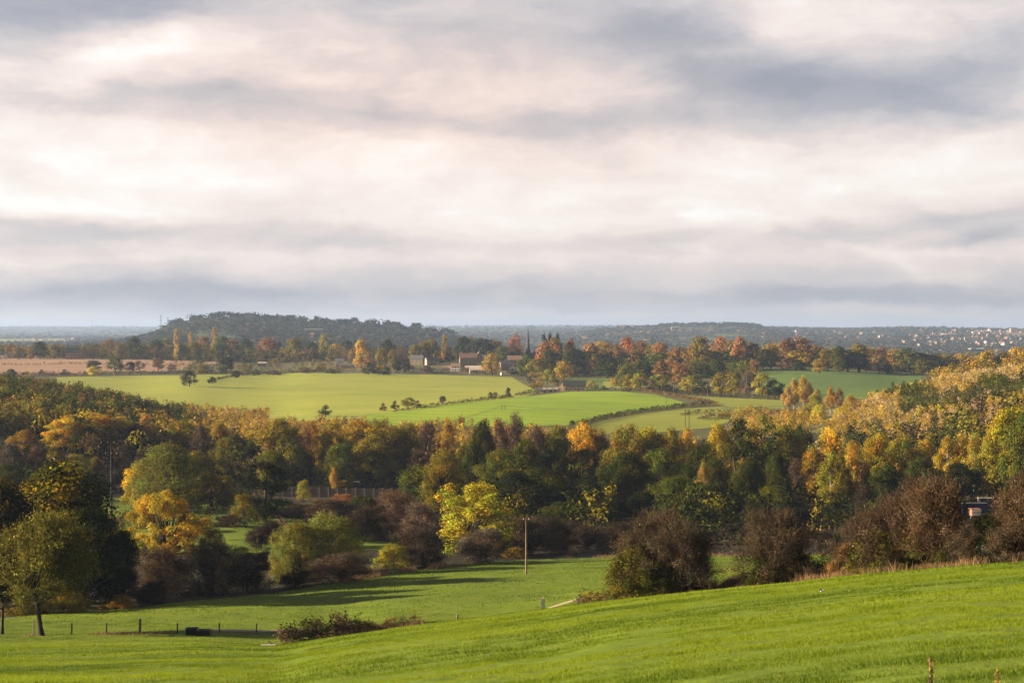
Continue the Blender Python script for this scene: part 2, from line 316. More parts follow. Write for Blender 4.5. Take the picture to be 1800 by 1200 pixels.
def hills_mat():
    m, N, out = new_mat('far_farmland'); P = N.n('ShaderNodeTexCoord').outputs['Object']
    v = N.n('ShaderNodeTexVoronoi'); N.put(v.inputs['Vector'], N.scale(P, (1, .6, 0))); v.inputs['Scale'].default_value = 0.0042
    v.inputs['Randomness'].default_value = .9
    s = N.n('ShaderNodeSeparateColor'); N.put(s.inputs[0], v.outputs['Color'])
    c = N.ramp(s.outputs[0], [(0, (.035, .045, .03)), (.22, (.07, .10, .045)), (.4, (.11, .14, .06)), (.55, (.035, .042, .03)), (.72, (.13, .11, .07)), (.86, (.08, .11, .045)), (1, (.035, .042, .03))], 'CONSTANT')
    n = N.noise(P, 0.012, 5, .65); w = N.ramp(n, [(.47, 0.0), (.53, 1.0)])
    c = N.mix(N.m('MULTIPLY', w, .8), c, (.03, .034, .024))
    pbsdf(N, out, c, .95, None, .1); return m
M['hills'] = hills_mat()
def leaf_mat(name, trans=0.32):
    m, N, out = new_mat(name)
    at = N.n('ShaderNodeAttribute'); at.attribute_name = 'col'; oi = N.n('ShaderNodeObjectInfo')
    c = N.mix(1.0, at.outputs['Color'], oi.outputs['Color'], 'MULTIPLY')
    d = N.n('ShaderNodeBsdfDiffuse'); N.put(d.inputs[0], c); t = N.n('ShaderNodeBsdfTranslucent'); N.put(t.inputs[0], c)
    mx = N.n('ShaderNodeMixShader'); mx.inputs[0].default_value = trans
    N.t.links.new(d.outputs[0], mx.inputs[1]); N.t.links.new(t.outputs[0], mx.inputs[2]); N.t.links.new(mx.outputs[0], out.inputs[0])
    return m
M['leaf'] = leaf_mat('leaves'); M['twig'] = leaf_mat('twigs', 0.0); M['blade'] = leaf_mat('grass_blades', 0.45)
M['bark'] = simple('bark', (.042, .034, .024), .95, .35, 6, .6)
M['barkpale'] = simple('birch_bark', (.42, .38, .33), .9, .35, 8, .5)
M['wood'] = simple('weathered_wood', (.20, .16, .12), .85, .3, 9, .5)
M['poleW'] = simple('creosoted_pole', (.16, .11, .075), .8, .3, 5, .4)
M['poledark'] = simple('dark_pole_timber', (.06, .055, .05), .8, .3, 5, .4)
M['wire'] = simple('cable', (.05, .045, .04), .6, .1)
M['ceramic'] = simple('insulator_glaze', (.55, .52, .48), .3, .1)
M['concrete'] = simple('concrete', (.36, .34, .31), .9, .2, 4, .4)
M['panel'] = simple('weathered_panels', (.23, .17, .145), .9, .3, 1.2, .3)
M['stonewall'] = simple('village_stone', (.36, .28, .20), .9, .25, 1.4, .5)
M['stonepink'] = simple('pinkish_stone', (.34, .26, .20), .9, .25, 1.4, .5)
M['whitewall'] = simple('white_render', (.78, .74, .68), .8, .06, .8, .1)
M['brick'] = simple('red_brick', (.32, .16, .10), .9, .25, 2.5, .4)
M['tile'] = simple('clay_tiles', (.24, .15, .11), .85, .25, 2, .5)
M['slate'] = simple('slate', (.13, .13, .14), .6, .25, 2, .4)
M['darkroof'] = simple('dark_green_roof', (.035, .042, .038), .75, .3, 2, .4)
M['paleroof'] = simple('pale_roof_sheets', (.50, .42, .36), .7, .15, 1, .2)
M['glass'] = simple('window_glass', (.03, .035, .04), .15, .1, 1, .0, .6)
M['black'] = simple('black_plastic', (.018, .018, .022), .45, .2)
M['water'] = simple('trough_water', (.25, .27, .31), .08, .1, 1, .0, .8)
M['yellowpaint'] = simple('worn_yellow_paint', (.50, .30, .03), .5, .2)
M['whitepaint'] = simple('white_paint', (.75, .73, .70), .5, .08)
M['bluepaint'] = simple('blue_paint', (.03, .05, .14), .5, .2)
M['orangepaint'] = simple('orange_paint', (.55, .18, .06), .5, .2)
M['rubber'] = simple('rubber', (.02, .02, .02), .85, .2)
M['feather'] = simple('black_feathers', (.015, .017, .022), .4, .2)
M['featherW'] = simple('white_feathers', (.7, .7, .68), .6, .1)
M['spire'] = simple('spire_stone', (.07, .065, .06), .9, .2)

# ------------------------------------------------------------------ ground and fields
def inside(px, py, poly):
    r = np.zeros(px.shape, bool); n = len(poly)
    for i in range(n):
        x1, y1 = poly[i]; x2, y2 = poly[(i + 1) % n]
        c = (y1 > py) != (y2 > py)
        with np.errstate(divide='ignore', invalid='ignore'):
            r ^= c & (px < (x2 - x1) * (py - y1) / (y2 - y1 + 1e-12) + x1)
    return r
def grid_mesh(name, us, ds, mat, lift=0.0, mask=None, matfn=None):
    U, D = np.meshgrid(us, ds, indexing='ij'); X = (U - 900) / F * D; Y = D
    V = np.stack([X, Y, Z(X, Y) + lift], -1).reshape(-1, 3); nu, nd = len(us), len(ds)
    i = np.arange(nu - 1)[:, None]; j = np.arange(nd - 1)[None]
    a = i * nd + j; Q = np.stack([a, a + nd, a + nd + 1, a + 1], -1).reshape(-1, 4)
    if mask is not None:
        uc = ((us[:-1] + us[1:]) / 2)[:, None] + 0 * j; dc = ((ds[:-1] + ds[1:]) / 2)[None] + 0 * i
        Q = Q[mask(uc, dc).ravel()]
    mi = None
    if matfn is not None:
        dc = np.broadcast_to(((ds[:-1] + ds[1:]) / 2)[None], (nu - 1, nd - 1)).ravel(); mi = matfn(dc)
    used = np.unique(Q); remap = np.zeros(len(V), int); remap[used] = np.arange(len(used))
    return mesh_np(name, V[used], remap[Q], mat, smooth=True, matidx=mi)
def geom(a, b, n): return np.exp(np.linspace(log(a), log(b), n))
us_all = np.concatenate([np.arange(-2600, -60, 40), np.arange(-60, 1861, 4.0), np.arange(1900, 3601, 40)])
ds_all = np.concatenate([geom(1.5, 14, 40)[:-1], geom(14, 330, 900)[:-1], geom(330, 2200, 300)[:-1], geom(2200, 34000, 260)])
go = link('ground', grid_mesh('ground', us_all, ds_all, [M['floor'], M['hills'], M['rough']], matfn=lambda d: np.where(d > 2150, 1, np.where(d > 745, 2, 0))))
tag(go, kind='structure')
def field(name, mat, poly, d0, d1, lift=0.05, du=3.0, nd=None):
    """poly: corners as (bearing column, row) of ground points between distances d0 and d1"""
    pw = [xy(u, dist(u, v, d0, d1)) for u, v in densify(poly)]
    uu = [u for u, v in poly]; dd = [p[1] for p in pw]
    us = np.arange(min(uu), max(uu) + du, du); n = nd or int(60 + 260 * log(max(dd) / min(dd)))
    ds = geom(min(dd) * .999, max(dd) * 1.001, n)
    def mask(U, D): return inside((U - 900) / F * D, D, pw)
    o = link(name, grid_mesh(name, us, ds, mat, lift, mask)); return tag(o, kind='structure')
def densify(poly, step=25.0):
    out = []
    for i in range(len(poly)):
        a = np.array(poly[i], float); b = np.array(poly[(i + 1) % len(poly)], float)
        n = max(1, int(np.hypot(*(b - a)) / step)); out += [tuple(a + (b - a) * k / n) for k in range(n)]
    return out
# near pasture: everything this side of the valley hedge
edge = [(-2600, 172), (-900, 178), (-60, 186), (0, 196), (45, 203), (120, 210), (250, 218), (330, 226), (410, 232), (480, 238), (560, 249), (640, 262), (700, 272), (760, 279), (820, 286), (925, 300), (1060, 304), (1400, 306), (1900, 310), (3600, 320)]
def near_mask(U, D): return D < np.interp(U, [e[0] for e in edge], [e[1] for e in edge])
o = link('pasture', grid_mesh('pasture', us_all, np.concatenate([geom(1.5, 14, 40)[:-1], geom(14, 330, 900)]), M['pasture'], 0.03, near_mask)); tag(o, kind='structure')
def rect_field(name, mat, u0, u1, d0, d1, lift=.04):
    o = link(name, grid_mesh(name, np.arange(u0, u1, 5.0), geom(d0, d1, 60), mat, lift)); return tag(o, kind='structure')
rect_field('valley_meadow', M['pasture'], 130, 700, 325, 455)
field('olive_field', M['field_olive'], [(100, 664), (330, 661), (430, 655), (600, 656.5), (760, 657.5), (900, 661), (944, 688), (925, 696), (735, 718), (640, 735), (480, 745), (250, 735), (100, 690)], 720, 1900)
field('wheat_field', M['field_bright'], [(640, 728), (735, 718), (880, 701), (930, 696), (1000, 689), (1090, 689), (1150, 694), (1205, 708), (1204, 713), (1130, 722), (1060, 736), (1000, 747), (900, 750), (640, 750)], 760, 1400)
field('lower_field', M['field_mid'], [(1020, 752), (1065, 738), (1130, 726), (1206, 717), (1262, 714), (1330, 716), (1310, 722), (1290, 740), (1250, 752), (1120, 762), (1020, 762)], 700, 1300)
field('heath_strip', M['heath'], [(1290, 738), (1312, 724), (1380, 721), (1420, 735), (1400, 752), (1270, 756)], 700, 1200)
field('middle_field', M['field_mid'], [(1205, 696), (1260, 699), (1330, 702), (1375, 704), (1380, 718), (1330, 716), (1280, 714), (1235, 706)], 900, 1400)
field('green_field', M['field_dark'], [(1305, 646), (1400, 645), (1500, 649.5), (1620, 656), (1620, 692), (1500, 702), (1380, 702), (1330, 676)], 1030, 1690)
field('paddock', M['field_dark'], [(1005, 664), (1080, 662), (1080, 680), (1055, 686), (1005, 680)], 1200, 1640)
field('side_field', M['field_mid'], [(1060, 668), (1100, 666), (1120, 682), (1090, 684), (1062, 682)], 1200, 1560, lift=.09)
field('stubble_field', M['stubble'], [(-60, 629), (120, 629), (300, 632), (420, 635), (410, 641), (330, 643), (320, 650), (170, 656), (150, 660), (-60, 660)], 1250, 2000)
# track at the foot of the near slope
def strip(name, mat, pts, w, lift):
    P = np.array(pts, float); t = np.linspace(0, len(P) - 1, len(P) * 12); x = np.interp(t, range(len(P)), P[:, 0]); y = np.interp(t, range(len(P)), P[:, 1])
    X = [];
    for s in np.linspace(-.5, .5, 5): X.append(np.stack([x, y + s * w, Z(x, y + s * w) + lift], -1))
    V = np.stack(X, 1); n = len(t); a = np.arange(n - 1)[:, None] * 5 + np.arange(4)[None]
    Q = np.stack([a, a + 1, a + 6, a + 5], -1).reshape(-1, 4)[:, ::-1]
    return tag(link(name, mesh_np(name, V.reshape(-1, 3), Q, mat, smooth=True)), kind='structure')
strip('track', M['track'], [xy(330, 176), xy(400, 176.5), xy(450, 177), xy(500, 178), xy(560, 181)], 2.6, .07)

# ------------------------------------------------------------------ vegetation meshes
def leaf_quads(P, Nn, s, rng, asp=0.62):
    n = len(P); Nn = Nn / (np.linalg.norm(Nn, axis=1)[:, None] + 1e-9); R = rng.normal(size=(n, 3))
    T = np.cross(Nn, R); T /= np.linalg.norm(T, axis=1)[:, None] + 1e-9; B = np.cross(Nn, T); s = np.broadcast_to(s, (n,))[:, None]
    V = np.stack([P - T * s, P - B * s * asp, P + T * s, P + B * s * asp], 1).reshape(-1, 3)
    return V, np.arange(4 * n).reshape(-1, 4)
def env_r(kind, t):
    t = np.clip(t, 0, 1)
    if kind == 'dome': return np.clip(1 - np.abs((t - .38) / .64) ** 2.3, 0, 1) ** .55
    if kind == 'bush': return np.clip(1 - np.abs((t - .18) / .83) ** 2.2, 0, 1) ** .55
    if kind == 'birch': return np.clip(np.sin(pi * np.clip(t, .03, 1) ** .75), 0, 1) ** .7 * .95
    if kind == 'column': return np.clip(np.sin(pi * (t * .93 + .05)), 0, 1) ** .45
    if kind == 'cone': return (1 - t) * .95 + .06
    return np.ones_like(t)
def crown_mesh(name, seed, env='dome', z0=.2, R=.42, ncl=36, clr=.12, nleaf=100, lsize=.018, vary=.16, turn=None, twigs=0, twig_len=.12, leafy=1.0, droop=0.0, flat=.75, upright=0.3, wisp=.25, lobe=.16):
    """a unit-height crown of leaf clumps; returns mesh and clump centres"""
    rng = np.random.RandomState(seed); C = []; ph = rng.rand(3) * 6.28
    tries = 0
    while len(C) < ncl and tries < ncl * 60:
        tries += 1
        t = rng.rand() ** (.8 if env in ('dome', 'bush') else 1.0); a = rng.rand() * 2 * pi; lb = 1 + lobe * (sin(a * 2 + ph[0] + t * 3) * .6 + sin(a * 3 + ph[1] - t * 5) * .5); er = env_r(env, np.array(t / (1 + lobe * .5 * sin(a + ph[2])))) * R * lb
        rr = max(0, er - clr * .7) * math.sqrt(.25 + .75 * rng.rand()); z = z0 + (1 - z0 - clr * .6) * t
        c = np.array([rr * cos(a), rr * sin(a), max(z, clr * .5)])
        if all(np.linalg.norm(c - q) > clr * .62 for q in C) or tries > ncl * 45: C.append(c)
    C = np.array(C); n = len(C); cr = clr * (.7 + .65 * rng.rand(n))
    k = np.maximum(8, (nleaf * leafy * (cr / clr) ** 2).astype(int)); idx = np.repeat(np.arange(n), k); m = len(idx)
    d = rng.normal(size=(m, 3)); d[:, 2] += .25; d /= np.linalg.norm(d, axis=1)[:, None]
    rad = cr[idx] * (1 - .75 * rng.rand(m) ** 2.2) * (1 + wisp * rng.normal(size=m) * .5)
    P = C[idx] + d * rad[:, None] * np.array([1, 1, flat]); P[:, 2] -= droop * rng.rand(m) * cr[idx]
    P[:, 2] = np.maximum(P[:, 2], .01)
    out = P - np.array([0, 0, z0 + .35 * (1 - z0)]); out /= np.linalg.norm(out, axis=1)[:, None] + 1e-9
    Nn = d * .9 + out * .5 + rng.normal(size=(m, 3)) * .55; Nn[:, 2] += upright
    V, Q = leaf_quads(P, Nn, lsize * (.6 + .8 * rng.rand(m)), rng)
    cb = 1 + vary * rng.normal(size=n) * .8; hue = rng.normal(size=n) * .12
    b = cb[idx] * (1 + vary * rng.normal(size=m)); h = hue[idx] + rng.normal(size=m) * .05
    col = np.stack([b * (1 + h), b * (1 - h * .3), b * (1 - h)], -1)
    if turn is not None:
        tf = turn.get('frac', .5); bias = (C[:, 2] - z0) / (1 - z0) * turn.get('top', 1.0); pick = (rng.rand(n) * .8 + bias * .6) > (1.4 - tf * 1.4)
        w = (pick[idx] & (rng.rand(m) < .85)).astype(float)[:, None]; col = col * (1 - w) + col * np.array(turn['col']) * w
    col = np.clip(np.repeat(col, 4, axis=0), .05, 6)
    if twigs:
        ti = rng.randint(0, n, twigs); base = C[ti] * np.array([.8, .8, .92]); dd = C[ti] - np.array([0, 0, z0 * .5]); dd /= np.linalg.norm(dd, axis=1)[:, None]
        dd = dd * .45 + rng.normal(size=(twigs, 3)) * .75 + np.array([0, 0, .25]); dd /= np.linalg.norm(dd, axis=1)[:, None]
        st = base + rng.normal(size=(twigs, 3)) * clr * .5; st[:, 2] = np.maximum(st[:, 2], .01)
        L = twig_len * (.4 + .9 * rng.rand(twigs)); w_ = .0028 * (.6 + .8 * rng.rand(twigs))
        S = np.cross(dd, rng.normal(size=(twigs, 3))); S /= np.linalg.norm(S, axis=1)[:, None] + 1e-9
        e = st + dd * L[:, None]; bend = rng.normal(size=(twigs, 3)) * L[:, None] * .12; md = (st + e) / 2 + bend
        TV = np.stack([st - S * w_[:, None], st + S * w_[:, None], md + S * w_[:, None] * .8, md - S * w_[:, None] * .8, e + S * w_[:, None] * .3, e - S * w_[:, None] * .3], 1).reshape(-1, 3)
        bq = np.arange(twigs)[:, None] * 6 + len(V); TQ = np.concatenate([bq + np.array([0, 1, 2, 3]), bq + np.array([3, 2, 4, 5])])
        tc = np.repeat((.75 + .5 * rng.rand(twigs))[:, None] * np.array([[1.0, .95, .95]]), 6, axis=0)
        V = np.vstack([V, TV]); Q = np.vstack([Q, TQ]); col = np.vstack([col, tc])
    return mesh_np(name, V, Q, M['leaf'], col=col), C
def trunk_mesh(name, seed, C, r=.022, fork=.25, nlimb=14, mat='bark', lean=.03, stems=1, k=6):
    rng = np.random.RandomState(seed + 77); mb = MB()
    for s in range(stems):
        ox, oy = (rng.normal(size=2) * .04 if stems > 1 else (0, 0)); lx, ly = rng.normal(size=2) * lean; rr = r / math.sqrt(stems)
        top = min(.85, fork + .45); zz = np.linspace(-.03, top, 8)
        cx = ox + lx * zz * 2 + np.sin(zz * 9 + seed) * lean * .15; cy = oy + ly * zz * 2
        P = np.stack([cx, cy, zz], -1); Rr = rr * np.interp(zz, [-.03, .03, fork, top], [1.7, 1.05, .85, .22]); mb.tube(P, Rr, k + 2)
        sel = C[rng.permutation(len(C))[:nlimb // stems + 1]]
        for c in sel:
            zb = fork * (.75 + .9 * rng.rand()); zb = min(zb, c[2] * .85); b0 = np.array([np.interp(zb, zz, cx), np.interp(zb, zz, cy), zb])
            ctrl = b0 * .45 + c * .55 + np.array([0, 0, -.03]) + rng.normal(size=3) * .015; t = np.linspace(0, 1, 6)[:, None]
            P = (1 - t) ** 2 * b0 + 2 * t * (1 - t) * ctrl + t * t * c
            mb.tube(P, rr * np.linspace(.5, .08, 6), 4)
    return mb.mesh(name, M[mat], smooth=True)
LIB = {}
def kind(key, name, nvar, cr, tr, cat, seed0):
    LIB[key] = dict(name=name, cat=cat, R=cr.get('R', .42), vars=[])
    for i in range(nvar):
        cm, C = crown_mesh(name + '_crown', seed0 + i, **cr); tm = trunk_mesh(name + '_trunk', seed0 + i, C, **tr)
        LIB[key]['vars'].append((cm, tm))
AUT = dict(col=(3.2, 1.7, .9), frac=.45)
# large ones near the camera
kind('nearthin', 'ash_tree', 2, dict(env='dome', z0=.36, R=.45, ncl=105, clr=.066, nleaf=42, lsize=.0095, vary=.32, twigs=6500, twig_len=.10, wisp=.7, lobe=.2, turn=dict(col=(1.35, 1.2, .9), frac=.3)), dict(r=.019, fork=.30, nlimb=60, k=8), 'tree', 11)
kind('neardark', 'sycamore_tree', 2, dict(env='dome', z0=.10, R=.46, ncl=90, clr=.10, nleaf=210, lsize=.0125, vary=.22, turn=dict(col=(6.0, 3.2, .8), frac=.30, top=1.0)), dict(r=.03, fork=.2, nlimb=24, k=8), 'tree', 21)
kind('neargold', 'field_maple', 2, dict(env='dome', z0=.22, R=.62, ncl=90, clr=.082, nleaf=290, lsize=.0098, vary=.22, turn=dict(col=(.6, .75, 1), frac=.2, top=-.6)), dict(r=.032, fork=.2, nlimb=60, k=8), 'tree', 31)
kind('willow', 'willow_tree', 3, dict(env='bush', z0=.0, R=.60, ncl=120, clr=.10, nleaf=210, lsize=.0105, vary=.15, lobe=.10, flat=1.0, upright=.1, twigs=1500, twig_len=.08), dict(r=.035, fork=.12, nlimb=20, stems=2, k=6), 'tree', 41)
kind('barebush', 'hawthorn_bush', 4, dict(env='bush', z0=.03, R=.58, ncl=52, clr=.125, nleaf=120, lsize=.0115, vary=.40, twigs=4500, twig_len=.14, wisp=.7, lobe=.42, turn=dict(col=(1.2, 1.6, .6), frac=.3, top=-.3)), dict(r=.03, fork=.12, nlimb=40, stems=3, k=5), 'bush', 51)
kind('hedgehaw', 'hawthorn_tree', 3, dict(env='dome', z0=.12, R=.62, ncl=52, clr=.11, nleaf=120, lsize=.010, vary=.42, twigs=5200, twig_len=.19, wisp=.75, lobe=.46, turn=dict(col=(1.15, 1.75, .55), frac=.42, top=-.5)), dict(r=.034, fork=.18, nlimb=55, stems=2, k=6), 'tree', 61)
kind('leafbush', 'leafy_bush', 3, dict(env='bush', z0=.02, R=.6, ncl=70, clr=.12, nleaf=120, lsize=.016, vary=.28, twigs=2500, twig_len=.14, wisp=.5), dict(r=.02, fork=.1, nlimb=24, stems=3, k=5), 'bush', 71)
kind('bigleaf', 'lime_tree', 1, dict(env='dome', z0=.05, R=.55, ncl=95, clr=.075, nleaf=120, lsize=.0135, vary=.24, twigs=2500, twig_len=.08, wisp=.5), dict(r=.026, fork=.15, nlimb=60, stems=2, k=6), 'tree', 81)
# valley wood
kind('oak', 'oak_tree', 5, dict(env='dome', z0=.10, R=.46, ncl=66, clr=.110, nleaf=210, lsize=.0125, vary=.22), dict(r=.026, fork=.25, nlimb=12), 'tree', 101)
kind('oakturn', 'turning_oak_tree', 3, dict(env='dome', z0=.10, R=.46, ncl=66, clr=.105, nleaf=210, lsize=.0125, vary=.24, turn=dict(col=(1.65, 1.5, .75), frac=.5)), dict(r=.026, fork=.25, nlimb=12), 'tree', 111)
kind('birch', 'birch_tree', 4, dict(env='birch', z0=.22, R=.27, ncl=62, clr=.072, nleaf=130, lsize=.010, vary=.26, droop=.7, twigs=900, twig_len=.06, wisp=.5), dict(r=.011, fork=.5, nlimb=16, mat='barkpale'), 'tree', 121)
kind('twiggy', 'bare_birch_tree', 3, dict(env='birch', z0=.15, R=.30, ncl=56, clr=.08, nleaf=42, lsize=.0125, vary=.30, twigs=3400, twig_len=.09, wisp=.6), dict(r=.011, fork=.5, nlimb=16, mat='barkpale'), 'tree', 131)
kind('sallow', 'sallow_bush', 2, dict(env='bush', z0=.03, R=.55, ncl=50, clr=.13, nleaf=120, lsize=.017, vary=.16), dict(r=.02, fork=.1, nlimb=8, stems=2), 'bush', 141)
kind('pine', 'dark_conifer', 2, dict(env='column', z0=.08, R=.30, ncl=50, clr=.085, nleaf=110, lsize=.014, vary=.25, upright=.5), dict(r=.018, fork=.5, nlimb=10), 'tree', 151)
# far ones
kind('faroak', 'parkland_tree', 5, dict(env='dome', z0=.12, R=.48, ncl=34, clr=.145, nleaf=62, lsize=.030, vary=.17, lobe=.10), dict(r=.03, fork=.2, nlimb=5, k=4), 'tree', 161)
kind('farpop', 'poplar_tree', 2, dict(env='column', z0=.03, R=.14, ncl=20, clr=.075, nleaf=44, lsize=.022, vary=.18, flat=1.2), dict(r=.014, fork=.4, nlimb=3, k=4), 'tree', 171)
kind('farpine', 'scots_pine', 2, dict(env='dome', z0=.35, R=.35, ncl=14, clr=.13, nleaf=44, lsize=.03, vary=.2, flat=.6), dict(r=.02, fork=.5, nlimb=5, k=4), 'tree', 181)
kind('farbush', 'field_shrub', 2, dict(env='bush', z0=.02, R=.55, ncl=16, clr=.19, nleaf=50, lsize=.045, vary=.18), dict(r=.03, fork=.1, nlimb=3, k=4), 'bush', 191)
kind('farbare', 'bare_parkland_tree', 3, dict(env='dome', z0=.12, R=.46, ncl=30, clr=.14, nleaf=46, lsize=.024, vary=.22, twigs=500, twig_len=.14, wisp=.5), dict(r=.03, fork=.2, nlimb=8, k=4), 'tree', 201)

HAZE = 0.000058
PAL = dict(thorn=(.088, .066, .042), thornr=(.120, .078, .044), black=(.022, .027, .008), dgreen=(.052, .060, .010), green=(.100, .112, .014), olive=(.20, .165, .018), sage=(.175, .175, .032), ygreen=(.27, .25, .028),
           yellow=(.40, .36, .028), gold=(.41, .285, .03), orange=(.44, .25, .035), rust=(.31, .155, .050), copper=(.22, .130, .042), brown=(.115, .078, .048), mauve=(.135, .104, .075),
           blond=(.44, .335, .18), dbrown=(.052, .040, .027), ochre=(.36, .235, .028), peach=(.40, .28, .075))
CNAME = dict(thorn='dark brown', thornr='reddish-brown', black='near-black green', dgreen='dark green', green='green', olive='olive', sage='grey-green', ygreen='yellow-green', yellow='bright yellow', gold='golden', orange='orange',
             rust='rust-red', copper='coppery', brown='brown', mauve='purplish brown', blond='pale blond', dbrown='dark brown', ochre='ochre', peach='peach-coloured')
rnd = random.Random(3)
PLACED = []
def tree(key, u, d, vtop, wpx, col, label=None, group=None, base=None, jitter=.12, rz=None, var=None, elong=1.0):
    """one tree or bush as a thing with crown and trunk; vtop and wpx give its top row and width as seen"""
    L = LIB[key]; g = on_ground(u, d); ztop = -(vtop - HZ) / F * d; h = max(ztop - g.z, .8); w = wpx / F * d
    c = PAL[col] if isinstance(col, str) else col
    e = empty(L['name'], g, rnd.random() * 6.28 if rz is None else rz); sxy = w / 2 / (L['R'] * .97)
    e.scale = (sxy * elong, sxy, h * 1.0)
    cm, tm = L['vars'][rnd.randrange(len(L['vars'])) if var is None else var % len(L['vars'])]
    cr = bpy.data.objects.new('crown', cm); COL.objects.link(cr); cr.parent = e
    k = 1 + rnd.uniform(-jitter, jitter); k2 = 1 + rnd.uniform(-jitter, jitter) * .6; cr.color = (c[0] * k * k2, c[1] * k, c[2] * k, 1)
    t = bpy.data.objects.new('trunk', tm); COL.objects.link(t); t.parent = e
    tag(e, label, L['cat'], group); PLACED.append((e, u, vtop, wpx, col, key, d)); return e

